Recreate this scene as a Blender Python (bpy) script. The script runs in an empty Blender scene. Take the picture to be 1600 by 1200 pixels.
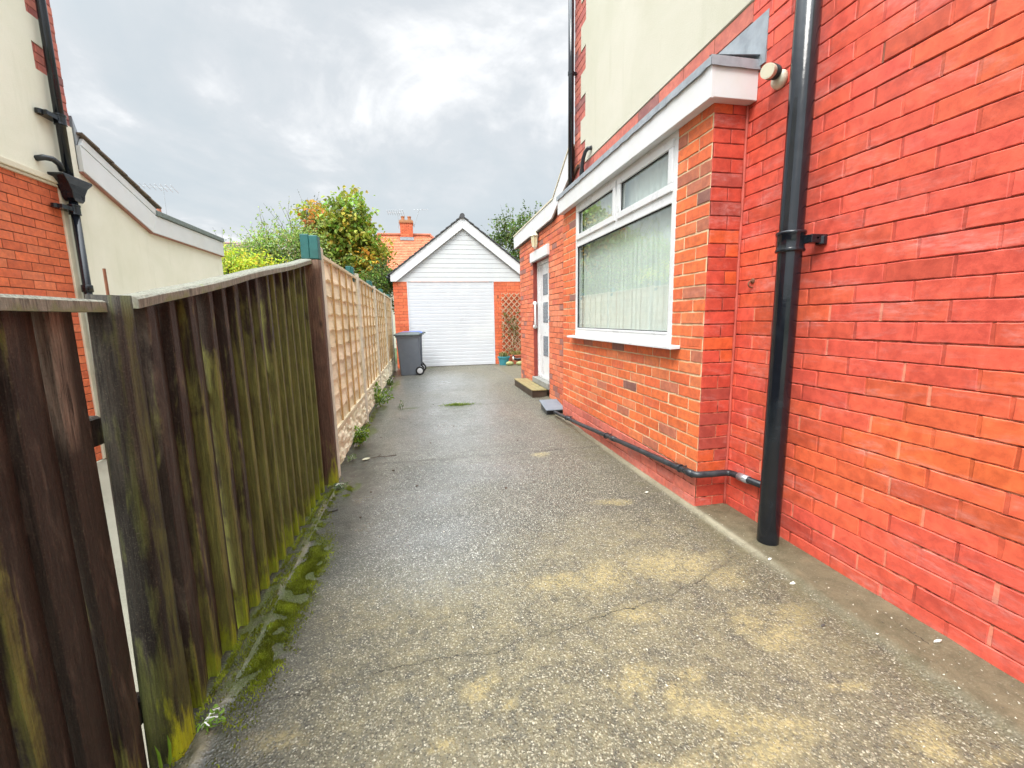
import bpy, math, random
import numpy as np
from mathutils import Matrix, Vector, noise as mnoise

S = bpy.context.scene
COL = S.collection
R_ = math.radians

# ------------------------------------------------------------------ camera
cam_d = bpy.data.cameras.new("camera")
cam = bpy.data.objects.new("camera", cam_d)
COL.objects.link(cam)
cam_d.sensor_width = 36.0
cam_d.lens = 672.0 / 1600.0 * 36.0
cam_d.clip_start = 0.02
cam_d.clip_end = 2000.0
f_ = 672.0
Yv = Vector((-140, -100, f_)).normalized()
Dv = Vector((80, 4400, f_)).normalized()
Dv = (Dv - Yv * Dv.dot(Yv)).normalized()
Xv = Dv.cross(Yv)
if Xv.x < 0: Xv = -Xv
Rw = Matrix((Xv, Yv, -Dv))            # rows: camera space -> world axes
cam.matrix_world = Matrix.Translation((0, 0, 1.25)) @ Matrix((
    (Rw[0][0], -Rw[0][1], -Rw[0][2]),
    (Rw[1][0], -Rw[1][1], -Rw[1][2]),
    (Rw[2][0], -Rw[2][1], -Rw[2][2]))).to_4x4()
S.camera = cam

# ------------------------------------------------------------------ light and exposure
SUN_EL, SUN_AZ = R_(52), R_(222)      # azimuth from +Y clockwise: behind the camera, to the left
S.view_settings.view_transform = 'Standard'
S.view_settings.look = 'None'
S.view_settings.gamma = 1.0
S.view_settings.exposure = 0.88
S.view_settings.use_curve_mapping = False

world = bpy.data.worlds.new("World")
S.world = world
world.use_nodes = True
wt = world.node_tree
for n in list(wt.nodes): wt.nodes.remove(n)

class NT:
    """tiny helper to write node trees"""
    def __init__(s, tree): s.t = tree
    def n(s, typ, **kw):
        nd = s.t.nodes.new(typ)
        ins = kw.pop('ins', {})
        for k, v in kw.items(): setattr(nd, k, v)
        for k, v in ins.items(): s.set(nd, k, v)
        return nd
    def set(s, nd, k, v):
        sock = nd.inputs[k]
        if isinstance(v, bpy.types.NodeSocket): s.t.links.new(v, sock)
        elif isinstance(v, bpy.types.Node): s.t.links.new(v.outputs[0], sock)
        else:
            if hasattr(sock.default_value, '__len__') and not hasattr(v, '__len__'):
                v = [v] * len(sock.default_value)
            if sock.type == 'RGBA' and len(v) == 3: v = (*v, 1)
            sock.default_value = v
    def math(s, op, a, b=None, c=None, clamp=False):
        nd = s.t.nodes.new('ShaderNodeMath'); nd.operation = op; nd.use_clamp = clamp
        s.set(nd, 0, a)
        if b is not None: s.set(nd, 1, b)
        if c is not None: s.set(nd, 2, c)
        return nd.outputs[0]
    def vmath(s, op, a, b=None, scale=None):
        nd = s.t.nodes.new('ShaderNodeVectorMath'); nd.operation = op
        s.set(nd, 0, a)
        if b is not None: s.set(nd, 1, b)
        if scale is not None: s.set(nd, 'Scale', scale)
        return nd.outputs['Value'] if op in ('LENGTH', 'DOT_PRODUCT') else nd.outputs[0]
    def mix(s, f, a, b, typ='MIX'):
        nd = s.t.nodes.new('ShaderNodeMix'); nd.data_type = 'RGBA'; nd.blend_type = typ
        s.set(nd, 0, f); s.set(nd, 6, a); s.set(nd, 7, b)
        return nd.outputs[2]
    def noise(s, vec, scale, detail=4, rough=.55, dist=0, col=False):
        nd = s.n('ShaderNodeTexNoise', ins={'Vector': vec, 'Scale': scale, 'Detail': detail, 'Roughness': rough, 'Distortion': dist})
        return nd.outputs['Color' if col else 'Fac']
    def map(s, v, a, b, c=0., d=1., smooth=False):
        nd = s.t.nodes.new('ShaderNodeMapRange')
        if smooth: nd.interpolation_type = 'SMOOTHSTEP'
        s.set(nd, 0, v)
        for i, q in enumerate((a, b, c, d)): s.set(nd, i + 1, q)
        return nd.outputs[0]
    def ramp(s, v, stops, interp='LINEAR'):
        nd = s.t.nodes.new('ShaderNodeValToRGB'); s.set(nd, 0, v)
        cr = nd.color_ramp; cr.interpolation = interp
        while len(cr.elements) > 1: cr.elements.remove(cr.elements[0])
        cr.elements[0].position = stops[0][0]; cr.elements[0].color = (*stops[0][1], 1)
        for p, c in stops[1:]:
            e = cr.elements.new(p); e.color = (*c, 1)
        return nd.outputs[0]

w = NT(wt)
tc = w.n('ShaderNodeTexCoord')
sep = w.n('ShaderNodeSeparateXYZ', ins={0: tc.outputs['Generated']})
sky = w.n('ShaderNodeTexSky', sky_type='NISHITA', sun_disc=False, sun_elevation=SUN_EL, sun_rotation=SUN_AZ, air_density=1.2, dust_density=3.0)
zz = w.math('ADD', w.math('MAXIMUM', sep.outputs['Z'], 0.0), 0.30)
pv = w.n('ShaderNodeCombineXYZ', ins={0: w.math('DIVIDE', sep.outputs['X'], zz), 1: w.math('DIVIDE', sep.outputs['Y'], zz), 2: 0.35})
n1 = w.noise(pv.outputs[0], 1.15, 10, .56, .7)
n2 = w.noise(pv.outputs[0], 3.4, 8, .6, .3)
cl = w.math('ADD', w.math('MULTIPLY', n1, .74), w.math('MULTIPLY', n2, .26))
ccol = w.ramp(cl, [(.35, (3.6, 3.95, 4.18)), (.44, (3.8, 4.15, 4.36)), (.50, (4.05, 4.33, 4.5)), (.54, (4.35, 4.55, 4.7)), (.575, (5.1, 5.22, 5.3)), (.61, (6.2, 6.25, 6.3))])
# an overcast dome is brighter overhead and towards the hidden sun
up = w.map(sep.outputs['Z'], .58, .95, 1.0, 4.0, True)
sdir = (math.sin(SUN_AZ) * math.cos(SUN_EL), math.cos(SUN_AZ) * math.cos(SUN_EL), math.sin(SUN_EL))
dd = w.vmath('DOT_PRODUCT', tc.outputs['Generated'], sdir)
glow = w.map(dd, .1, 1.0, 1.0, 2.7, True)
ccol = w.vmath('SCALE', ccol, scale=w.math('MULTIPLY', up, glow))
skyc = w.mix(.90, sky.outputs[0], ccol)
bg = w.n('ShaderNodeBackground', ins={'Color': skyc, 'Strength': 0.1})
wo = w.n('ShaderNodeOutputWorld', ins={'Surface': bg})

sd = bpy.data.lights.new("sun", 'SUN'); sd.energy = 1.7; sd.angle = R_(24); sd.color = (1, .96, .9)
sun = bpy.data.objects.new("sun", sd); COL.objects.link(sun)
sun.rotation_euler = Vector(sdir).to_track_quat('Z', 'Y').to_euler()

# ------------------------------------------------------------------ mesh helpers
class MB:
    def __init__(s): s.v = []; s.f = []; s.m = []; s.c = []; s.vc = []
    def face(s, pts, col=(1, 1, 1), m=0, vcol=None):
        b = len(s.v); s.v += [tuple(p) for p in pts]
        s.vc += (vcol if vcol else [col] * len(pts))
        s.f.append(tuple(range(b, b + len(pts)))); s.m.append(m)
    def add(s, verts, faces, col=(1, 1, 1), m=0, vcols=None):
        b = len(s.v); s.v += [tuple(p) for p in verts]
        s.vc += (list(vcols) if vcols else [col] * len(verts))
        for f in faces: s.f.append(tuple(b + i for i in f)); s.m.append(m)
    def box(s, x0, x1, y0, y1, z0, z1, col=(1, 1, 1), m=0):
        s.add([(x0, y0, z0), (x1, y0, z0), (x1, y1, z0), (x0, y1, z0), (x0, y0, z1), (x1, y0, z1), (x1, y1, z1), (x0, y1, z1)],
              [(0, 3, 2, 1), (4, 5, 6, 7), (0, 1, 5, 4), (1, 2, 6, 5), (2, 3, 7, 6), (3, 0, 4, 7)], col, m)
    def prism(s, prof, a0, a1, axis='x', col=(1, 1, 1), m=0):
        """profile extruded along an axis; profile coordinates are the two other axes in order"""
        def P(u, v, a): return {'x': (a, u, v), 'y': (u, a, v), 'z': (u, v, a)}[axis]
        n = len(prof)
        s.add([P(u, v, a0) for u, v in prof] + [P(u, v, a1) for u, v in prof],
              [tuple(range(n))[::-1], tuple(range(n, 2 * n))] + [(i, (i + 1) % n, n + (i + 1) % n, n + i) for i in range(n)], col, m)
    def tube(s, pts, rad, n=10, col=(1, 1, 1), m=0, cap=True):
        pts = [Vector(p) for p in pts]
        if not hasattr(rad, '__len__'): rad = [rad] * len(pts)
        base = len(s.v); ref = None; vs = []
        for i, p in enumerate(pts):
            t = (pts[min(i + 1, len(pts) - 1)] - pts[max(i - 1, 0)]).normalized()
            if ref is None: ref = t.orthogonal().normalized()
            ref = (ref - t * ref.dot(t))
            ref = ref.normalized() if ref.length > 1e-6 else t.orthogonal().normalized()
            bi = t.cross(ref)
            for k in range(n):
                a = 2 * math.pi * k / n
                vs.append(p + (ref * math.cos(a) + bi * math.sin(a)) * rad[i])
        fs = []
        for i in range(len(pts) - 1):
            for k in range(n):
                fs.append((i * n + k, i * n + (k + 1) % n, (i + 1) * n + (k + 1) % n, (i + 1) * n + k))
        if cap: fs += [tuple(range(n))[::-1], tuple(range((len(pts) - 1) * n, len(pts) * n))]
        s.add(vs, fs, col, m)
    def lathe(s, c, prof, n=24, axis='z', col=(1, 1, 1), m=0):
        vs = []
        for r, h in prof:
            for k in range(n):
                a = 2 * math.pi * k / n; x, y = r * math.cos(a), r * math.sin(a)
                o = {'z': (x, y, h), 'x': (h, x, y), 'y': (x, h, y)}[axis]
                vs.append((c[0] + o[0], c[1] + o[1], c[2] + o[2]))
        fs = []
        for i in range(len(prof) - 1):
            for k in range(n):
                fs.append((i * n + k, i * n + (k + 1) % n, (i + 1) * n + (k + 1) % n, (i + 1) * n + k))
        fs += [tuple(range(n))[::-1], tuple(range((len(prof) - 1) * n, len(prof) * n))]
        s.add(vs, fs, col, m)
    def build(s, name, mats, parent=None, smooth=False, bevel=0, seg=2, origin=None):
        me = bpy.data.meshes.new(name)
        if parent is not None and origin is None: origin = Vector((0, 0, 0))
        if origin is None:
            a = np.array(s.v); origin = Vector(((a[:, 0].min() + a[:, 0].max()) / 2, (a[:, 1].min() + a[:, 1].max()) / 2, a[:, 2].min()))
        origin = Vector(origin)
        me.from_pydata([(x - origin.x, y - origin.y, z - origin.z) for x, y, z in s.v], [], s.f)
        if not isinstance(mats, (list, tuple)): mats = [mats]
        for q in mats: me.materials.append(q)
        if len(mats) > 1: me.polygons.foreach_set('material_index', s.m)
        at = me.color_attributes.new('Col', 'FLOAT_COLOR', 'POINT')
        arr = np.ones((len(s.v), 4), dtype=np.float32); arr[:, :3] = np.array(s.vc, dtype=np.float32)[:, :3]
        at.data.foreach_set('color', arr.ravel())
        if smooth: me.polygons.foreach_set('use_smooth', [True] * len(me.polygons))
        me.update()
        o = bpy.data.objects.new(name, me); COL.objects.link(o)
        o.location = origin
        if parent is not None: attach(o, parent)
        if bevel:
            b = o.modifiers.new('bevel', 'BEVEL'); b.width = bevel; b.segments = seg; b.limit_method = 'ANGLE'; b.angle_limit = R_(35)
            b.harden_normals = False
        return o

def attach(o, parent):
    o.parent = parent
    top = Vector((0, 0, 0)); q = parent
    while q is not None:
        top += q.location; q = q.parent if q.parent else None
    # parents are unrotated when parts are attached, world offset = sum of the locations (mesh parts sit at their parent's origin)
    wm = WORLD.get(parent.name, top)
    o.matrix_parent_inverse = Matrix.Translation(-Vector(wm)) if parent.type == 'EMPTY' else Matrix.Identity(4)
    WORLD[o.name] = wm
WORLD = {}

def thing(name, label, cat, loc, group=None):
    o = bpy.data.objects.new(name, None); COL.objects.link(o)
    o.location = loc; o.empty_display_size = .1
    WORLD[o.name] = Vector(loc)
    return tag(o, label, cat, group)
def tag(o, label, cat, group=None):
    o['label'] = label; o['category'] = cat
    if group: o['group'] = group
    return o
def struct(o): o['kind'] = 'structure'; return o
def stuff(o, label, cat): o['kind'] = 'stuff'; return tag(o, label, cat)

def copy_tree(o, parent=None):
    c = o.copy(); COL.objects.link(c)
    if parent is not None: c.parent = parent; c.matrix_parent_inverse = o.matrix_parent_inverse.copy()
    for ch in list(o.children): copy_tree(ch, c)
    return c

# ------------------------------------------------------------------ materials
def new_mat(name):
    m = bpy.data.materials.new(name); m.use_nodes = True
    t = NT(m.node_tree); bs = m.node_tree.nodes['Principled BSDF']
    return m, t, bs
def objco(t): return t.n('ShaderNodeTexCoord').outputs['Object']
def colattr(t): return t.n('ShaderNodeVertexColor', layer_name='Col').outputs['Color']
def bump(t, bs, h, strength=.3, dist=.002):
    b = t.n('ShaderNodeBump', ins={'Strength': strength, 'Distance': dist, 'Height': h}); t.set(bs, 'Normal', b.outputs[0])

def simple(name, col, rough=.5, var=.12, scale=8, bstr=.12, metal=0, dirt=None, dscale=2.5, spec=.5, bscale=60):
    """paint/plastic/metal with uneven tone, dirt and a fine surface"""
    m, t, bs = new_mat(name); co = objco(t)
    n = t.noise(co, scale, 5, .6); d = t.noise(co, dscale, 7, .65, .4)
    c = t.mix(t.map(n, .3, .7), [x * (1 - var) for x in col], [min(1, x * (1 + var)) for x in col])
    if dirt: c = t.mix(t.map(d, .5, .78, 0, .75), c, dirt)
    t.set(bs, 'Base Color', c)
    t.set(bs, 'Roughness', t.map(d, .3, .7, max(.03, rough - .1), min(1, rough + .12)))
    bs.inputs['Metallic'].default_value = metal; bs.inputs['Specular IOR Level'].default_value = spec
    bump(t, bs, t.noise(co, bscale, 5, .6), bstr, .002)
    return m

def brick_mat(name, painted=False, bloom=0., rough=.6):
    m, t, bs = new_mat(name); co = objco(t); ca = colattr(t)
    fine = t.noise(co, 190, 4, .7); med = t.noise(co, 22, 5, .62, .3); big = t.noise(co, 1.7, 5, .6)
    c = t.mix(t.map(med, .35, .68), t.mix(1, ca, (.80, .76, .80), 'MULTIPLY'), t.mix(1, ca, (1.12, 1.15, 1.10), 'MULTIPLY'))
    c = t.mix(t.map(big, .42, .62, 0, .28 if not painted else .10), c, t.mix(1, c, (.62, .58, .66), 'MULTIPLY'))
    c = t.mix(t.map(fine, .58, .74, 0, .38 if not painted else .30), c, (.12, .035, .025))
    c = t.mix(t.map(t.noise(co, 75, 5, .75), .60, .74, 0, .35), c, t.mix(1, c, (1.25, 1.5, 1.5), 'MULTIPLY'))
    if bloom:
        strch = t.n('ShaderNodeMapping', ins={0: co, 'Scale': (1, .7, 2.6)}).outputs[0]
        bl = t.math('MULTIPLY', t.map(t.noise(strch, 3.2, 8, .7, .6), .50, .72), t.map(t.noise(strch, 30, 4, .7), .35, .65))
        c = t.mix(t.math('MULTIPLY', bl, bloom), c, (.72, .40, .36))
    t.set(bs, 'Base Color', c)
    t.set(bs, 'Roughness', t.map(med, .3, .7, rough - .12, rough + .12))
    bs.inputs['Specular IOR Level'].default_value = .45 if painted else .3
    h = t.math('ADD', t.math('MULTIPLY', med, 1.0), t.math('MULTIPLY', fine, .35))
    bump(t, bs, h, .55 if not painted else .42, .004)
    return m
def mortar_mat(name, a, b, scale=9):
    m, t, bs = new_mat(name); co = objco(t)
    c = t.mix(t.map(t.noise(co, scale, 6, .7), .42, .62), a, b)
    c = t.mix(t.map(t.noise(co, 120, 3), .3, .7, 0, .35), c, [x * .6 for x in a])
    t.set(bs, 'Base Color', c); bs.inputs['Roughness'].default_value = .9
    bump(t, bs, t.noise(co, 150, 4, .7), .8, .004)
    return m

M = {}
M['painted'] = brick_mat('red_painted_brick', True, .55, .50)
M['brick'] = brick_mat('orange_facing_brick', False, .22, .62)
M['brickfar'] = brick_mat('weathered_brick', False, .12, .7)
def paint_joint():
    m, t, bs = new_mat('painted_joint'); co = objco(t)
    z = t.n('ShaderNodeSeparateXYZ', ins={0: co}).outputs[2]
    n = t.noise(co, 6, 6, .7); n2 = t.noise(co, 26, 5, .7)
    lo = t.map(t.math('ADD', z, t.math('MULTIPLY', t.math('SUBTRACT', n, .5), 2.2)), .35, 1.5, 1, 0)
    c = t.mix(t.map(n2, .35, .65), (.13, .022, .015), (.36, .055, .036))
    c = t.mix(t.math('MULTIPLY', t.math('MULTIPLY', lo, .75), t.map(n2, .40, .60)), c, (.80, .38, .22))
    t.set(bs, 'Base Color', c); bs.inputs['Roughness'].default_value = .85
    bump(t, bs, t.noise(co, 150, 4, .7), .8, .004)
    return m
M['mort_paint'] = paint_joint()
M['mort_light'] = mortar_mat('cream_joint', (.80, .63, .40), (.56, .36, .21), 7)
M['mort_grey'] = mortar_mat('dark_joint', (.16, .08, .055), (.30, .17, .11), 9)
M['mort_left'] = mortar_mat('brown_joint', (.10, .035, .02), (.16, .06, .035), 9)

def render_mat(name, col):
    m, t, bs = new_mat(name); co = objco(t)
    big = t.noise(co, 1.1, 6, .65, .4); f = t.noise(co, 95, 5, .7); md = t.noise(co, 7, 5, .6)
    st = t.n('ShaderNodeMapping', ins={0: co, 'Scale': (3, 3, .35)}).outputs[0]
    c = t.mix(t.map(big, .35, .7), col, [x * y for x, y in zip(col, (.88, .89, .84))])
    c = t.mix(t.map(t.noise(st, 3.5, 5, .6), .56, .78, 0, .28), c, [x * y for x, y in zip(col, (.68, .70, .60))])
    t.set(bs, 'Base Color', c); bs.inputs['Roughness'].default_value = .85
    bump(t, bs, t.math('ADD', f, t.math('MULTIPLY', md, .8)), .5, .005)
    return m
M['render_cream'] = render_mat('cream_render', (.56, .54, .455))
M['render_left'] = render_mat('pale_cream_render', (.79, .765, .65))
M['upvc'] = simple('white_upvc', (.66, .67, .68), .3, .02, 3, .02, dirt=(.74, .74, .70), dscale=4)
M['upvc_dirty'] = simple('weathered_white_board', (.66, .67, .68), .38, .04, 4, .05, dirt=(.62, .62, .57), dscale=3)
M['cream_trim'] = simple('cream_trim_paint', (.66, .60, .46), .5, .06, 6, .1, dirt=(.40, .33, .22))
M['blackpaint'] = simple('black_gloss_paint', (.007, .009, .013), .14, .25, 20, .28, dirt=(.016, .022, .028), dscale=9, spec=.5, bscale=28)
M['blackplastic'] = simple('black_plastic', (.018, .021, .026), .33, .2, 20, .1, dirt=(.07, .08, .08), dscale=11)
M['lead'] = simple('grey_lead', (.30, .33, .36), .45, .2, 12, .35, metal=.25, dirt=(.45, .48, .50), dscale=8, bscale=25)
M['felt'] = simple('grey_green_roof_felt', (.16, .19, .18), .85, .25, 30, .6, dirt=(.24, .27, .24), dscale=9, bscale=120)
M['slate'] = simple('dark_roof_tile', (.055, .055, .06), .6, .3, 14, .3, dirt=(.10, .09, .07))
M['tilebrown'] = simple('brown_roof_tile', (.16, .12, .09), .75, .3, 10, .4, dirt=(.22, .22, .16))
M['white_door'] = simple('white_coated_steel', (.58, .60, .63), .35, .03, 3, .04, dirt=(.66, .68, .66), dscale=1.5)
M['shiplap'] = simple('cream_white_cladding', (.57, .59, .60), .42, .03, 5, .05, dirt=(.62, .63, .57), dscale=2)
M['post_conc'] = simple('pale_concrete', (.60, .56, .45), .85, .14, 18, .5, dirt=(.28, .27, .17), dscale=5, bscale=110)
M['gravel_board'] = simple('rock_faced_concrete', (.70, .63, .46), .9, .2, 22, .6, dirt=(.34, .34, .16), dscale=6, bscale=90)
M['teal'] = simple('teal_painted_wood', (.012, .105, .10), .5, .25, 15, .3, dirt=(.03, .14, .12))
M['bin_grey'] = simple('grey_bin_plastic', (.120, .140, .170), .45, .08, 6, .15, dirt=(.16, .18, .19), dscale=4)
M['bin_lid'] = simple('dark_grey_lid_plastic', (.065, .085, .088), .4, .1, 8, .1, dirt=(.15, .18, .17), dscale=5)
M['bin_blue'] = simple('blue_lid_plastic', (.07, .13, .42), .35, .08, 8, .1)
M['rubber'] = simple('black_rubber', (.015, .015, .015), .7)
M['silver'] = simple('pale_wheel_hub', (.55, .56, .58), .35, .08)
M['teal_pot'] = simple('blue_green_pot_glaze', (.05, .25, .30), .35, .15, 10, .1, dirt=(.12, .30, .30))
M['terracotta'] = simple('terracotta', (.42, .12, .06), .8, .2, 12, .3)
M['mossstone'] = simple('mossy_stone', (.30, .32, .14), .9, .3, 14, .8, dirt=(.16, .24, .05), dscale=6)
M['gloss_black'] = simple('black_ceramic', (.015, .015, .018), .2)
M['gloss_white'] = simple('white_ceramic', (.75, .74, .70), .25)
M['lath'] = simple('weathered_trellis_lath', (.44, .30, .19), .8, .25, 18, .3, dirt=(.55, .44, .32), dscale=6)
M['bark'] = simple('grey_brown_bark', (.10, .075, .05), .9, .3, 14, .8, dirt=(.10, .12, .05))
M['slate_blue'] = simple('gully_lid_grey', (.17, .20, .235), .4, .1, 10, .2, dirt=(.27, .29, .30), dscale=8)
M['lampcream'] = simple('aged_cream_plastic', (.68, .64, .50), .4, .08, 8, .1, dirt=(.45, .42, .30))
M['lampglass'] = simple('yellowed_lamp_glass', (.60, .55, .34), .2, .1, 12)
M['darkglass'] = simple('patterned_door_glass', (.08, .10, .12), .15, .6, 60, .5, dirt=(.45, .48, .5), dscale=40)
M['rust'] = simple('rusty_metal', (.20, .08, .04), .75, .3, 30, .4)
M['copper_old'] = simple('dull_copper', (.36, .16, .12), .5, .2, 30, .2)
M['metal'] = simple('galvanised_metal', (.42, .43, .45), .4, .1, 10, .1, metal=.6)
M['darkvoid'] = simple('dark_interior', (.012, .012, .013), .9)
M['soil'] = simple('dark_soil', (.045, .033, .02), .95, .3, 20, .8)
M['stepside'] = simple('dark_stained_step', (.045, .028, .018), .5, .3, 14, .3, dirt=(.09, .06, .035))
M['redpaint'] = simple('dark_red_paint', (.22, .035, .025), .5, .15, 14, .2)
M['seam'] = simple('pink_red_painted_bead', (.50, .10, .07), .5, .15, 14, .3)
M['stonegrey'] = simple('grey_stone_sill', (.24, .24, .22), .8, .2, 20, .5, dirt=(.13, .13, .10))
M['whitechip'] = simple('pale_chip', (.62, .60, .52), .7, .15)
M['darkchip'] = simple('dark_slate_chip', (.06, .055, .05), .6, .2)
M['twig'] = simple('brown_twig', (.07, .045, .03), .8, .3)
M['tilered'] = None

def col_mat(name, rough=.6, trans=0., spec=.3, bscale=80, bstr=.3, var=.25, vs=12):
    """tone comes from the mesh's own colour attribute"""
    m, t, bs = new_mat(name); co = objco(t); ca = colattr(t)
    n = t.noise(co, vs, 5, .65)
    c = t.mix(t.map(n, .3, .7), t.mix(1, ca, (1 - var,) * 3, 'MULTIPLY'), t.mix(1, ca, (1 + var,) * 3, 'MULTIPLY'))
    t.set(bs, 'Base Color', c); bs.inputs['Roughness'].default_value = rough; bs.inputs['Specular IOR Level'].default_value = spec
    if bstr: bump(t, bs, t.noise(co, bscale, 4, .6), bstr, .003)
    if trans:
        tr = t.n('ShaderNodeBsdfTranslucent', ins={'Color': c})
        mx = t.n('ShaderNodeMixShader', ins={0: trans, 1: bs.outputs[0], 2: tr.outputs[0]})
        out = [n for n in m.node_tree.nodes if n.type == 'OUTPUT_MATERIAL'][0]
        m.node_tree.links.new(mx.outputs[0], out.inputs[0])
    return m
M['leaf'] = col_mat('leaf', .5, .35, .35, bstr=0, var=.15, vs=40)
M['rooftile'] = col_mat('clay_roof_tile', .8, 0, .2, var=.2, vs=3)

def fence_wood(name, brown, green, lime, pale):
    """Col.r: algae, Col.g: lichen at the foot, Col.b: bleaching"""
    m, t, bs = new_mat(name); co = objco(t)
    s3 = t.n('ShaderNodeSeparateColor', ins={0: colattr(t)})
    gr = t.n('ShaderNodeMapping', ins={0: co, 'Scale': (1, 1, .05)}).outputs[0]
    grain = t.noise(gr, 130, 6, .65, .6); streak = t.noise(gr, 34, 5, .6, .2)
    blot = t.noise(t.n('ShaderNodeMapping', ins={0: co, 'Scale': (1, 1, .35)}).outputs[0], 13, 6, .65, .5)
    fg = t.noise(t.n('ShaderNodeMapping', ins={0: co, 'Scale': (1, 1, .09)}).outputs[0], 420, 4, .7)
    c = t.mix(t.map(t.math('ADD', t.math('MULTIPLY', grain, .6), t.math('MULTIPLY', fg, .4)), .36, .64), [x * .35 for x in brown], [x * 1.7 for x in brown])
    c = t.mix(t.math('MULTIPLY', t.map(blot, .52, .74), .45), c, pale)
    a = t.map(t.math('ADD', s3.outputs[0], t.math('MULTIPLY', t.math('SUBTRACT', t.math('ADD', blot, streak), 1.0), 1.3)), .40, .64)
    g2 = t.mix(t.map(blot, .38, .66), [x * .62 for x in green], green)
    g2 = t.mix(t.map(grain, .30, .62, .75, 0), g2, brown)
    c = t.mix(a, c, g2)
    l = t.map(t.math('ADD', s3.outputs[1], t.math('MULTIPLY', t.math('SUBTRACT', t.math('ADD', t.math('MULTIPLY', blot, .6), t.math('MULTIPLY', streak, .4)), .5), 3.0)), .50, .85)
    c = t.mix(l, c, t.mix(t.map(grain, .25, .75), [x * .55 for x in lime], lime))
    c = t.mix(t.math('MULTIPLY', s3.outputs[2], t.map(grain, .35, .6)), c, pale)
    kn = t.n('ShaderNodeTexVoronoi', ins={'Vector': t.n('ShaderNodeMapping', ins={0: co, 'Scale': (1, 1, .42)}).outputs[0], 'Scale': 8.5})
    ks = t.n('ShaderNodeSeparateColor', ins={0: kn.outputs['Color']}).outputs
    km = t.math('MULTIPLY', t.map(kn.outputs['Distance'], .06, .13, 1, 0), t.math('GREATER_THAN', ks[0], .62))
    c = t.mix(t.math('MULTIPLY', km, .75), c, [x * .3 for x in brown])
    iso = t.noise(co, 210, 4, .75)
    c = t.mix(t.map(iso, .56, .70, 0, .45), c, (.19, .165, .11))
    c = t.mix(t.map(iso, .30, .44, .55, 0), c, [x * .25 for x in brown])
    t.set(bs, 'Base Color', c); t.set(bs, 'Roughness', t.map(blot, .3, .7, .42, .75)); bs.inputs['Specular IOR Level'].default_value = .35
    bump(t, bs, t.math('ADD', t.math('ADD', grain, fg), t.math('MULTIPLY', blot, .5)), .9, .004)
    return m
M['fence_dark'] = fence_wood('dark_stained_fence_wood', (.028, .0195, .014), (.215, .225, .052), (.32, .40, .018), (.24, .19, .14))
M['rail_wood'] = fence_wood('weathered_rail_wood', (.20, .20, .155), (.20, .24, .09), (.28, .33, .05), (.40, .40, .34))
M['post_black'] = fence_wood('blackened_post_wood', (.016, .014, .011), (.120, .135, .034), (.50, .58, .015), (.11, .10, .075))
M['post_brown'] = fence_wood('brown_post_wood', (.085, .045, .028), (.17, .17, .04), (.40, .42, .02), (.24, .14, .08))

def tan_wood(name, a, b):
    m, t, bs = new_mat(name); co = objco(t); ca = colattr(t)
    gr = t.n('ShaderNodeMapping', ins={0: co, 'Scale': (1, .12, 1)}).outputs[0]
    n = t.noise(gr, 60, 6, .6, .8); d = t.noise(co, 3.5, 6, .6, .4)
    c = t.mix(t.map(n, .3, .7), a, b)
    c = t.mix(1, c, ca, 'MULTIPLY')
    c = t.mix(t.map(d, .5, .8, 0, .5), c, (.22, .17, .07))
    t.set(bs, 'Base Color', c); bs.inputs['Roughness'].default_value = .75
    bump(t, bs, n, .4, .002)
    return m
M['panel_wood'] = tan_wood('tan_panel_wood', (.74, .60, .41), (.90, .78, .58))
M['batten_wood'] = tan_wood('brown_batten_wood', (.38, .22, .075), (.56, .36, .14))
M['frame_wood'] = tan_wood('grey_tan_frame_wood', (.56, .47, .30), (.74, .65, .46))

# glass
def glass_mat():
    m = bpy.data.materials.new('window_glass'); m.use_nodes = True; t = NT(m.node_tree); nt = m.node_tree
    for n in list(nt.nodes): nt.nodes.remove(n)
    co = t.n('ShaderNodeTexCoord').outputs['Object']
    b = t.n('ShaderNodeBump', ins={'Strength': .05, 'Distance': .01, 'Height': t.noise(co, 1.2, 2, .5)})
    ge = t.n('ShaderNodeNewGeometry')
    cs = t.math('ABSOLUTE', t.vmath('DOT_PRODUCT', ge.outputs['Normal'], ge.outputs['Incoming']))
    fr = t.math('ADD', t.math('MULTIPLY', t.math('POWER', t.math('SUBTRACT', 1.0, cs, clamp=True), 5.0), .93), .065)
    tr = t.n('ShaderNodeBsdfTransparent', ins={'Color': (.91, .96, .94, 1)})
    gl = t.n('ShaderNodeBsdfGlossy', ins={'Roughness': .012, 'Color': (.95, 1, .98, 1), 'Normal': b.outputs[0]})
    mx = t.n('ShaderNodeMixShader', ins={0: t.math('MULTIPLY', fr, 2.7, clamp=True), 1: tr.outputs[0], 2: gl.outputs[0]})
    t.n('ShaderNodeOutputMaterial', ins={0: mx.outputs[0]})
    return m
M['glass'] = glass_mat()
def blind_mat():
    m, t, bs = new_mat('blind_fabric')
    t.set(bs, 'Base Color', (.80, .83, .81)); bs.inputs['Roughness'].default_value = .8; t.set(bs, 'Emission Strength', 0.0)
    return m
M['blind'] = blind_mat()

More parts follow.
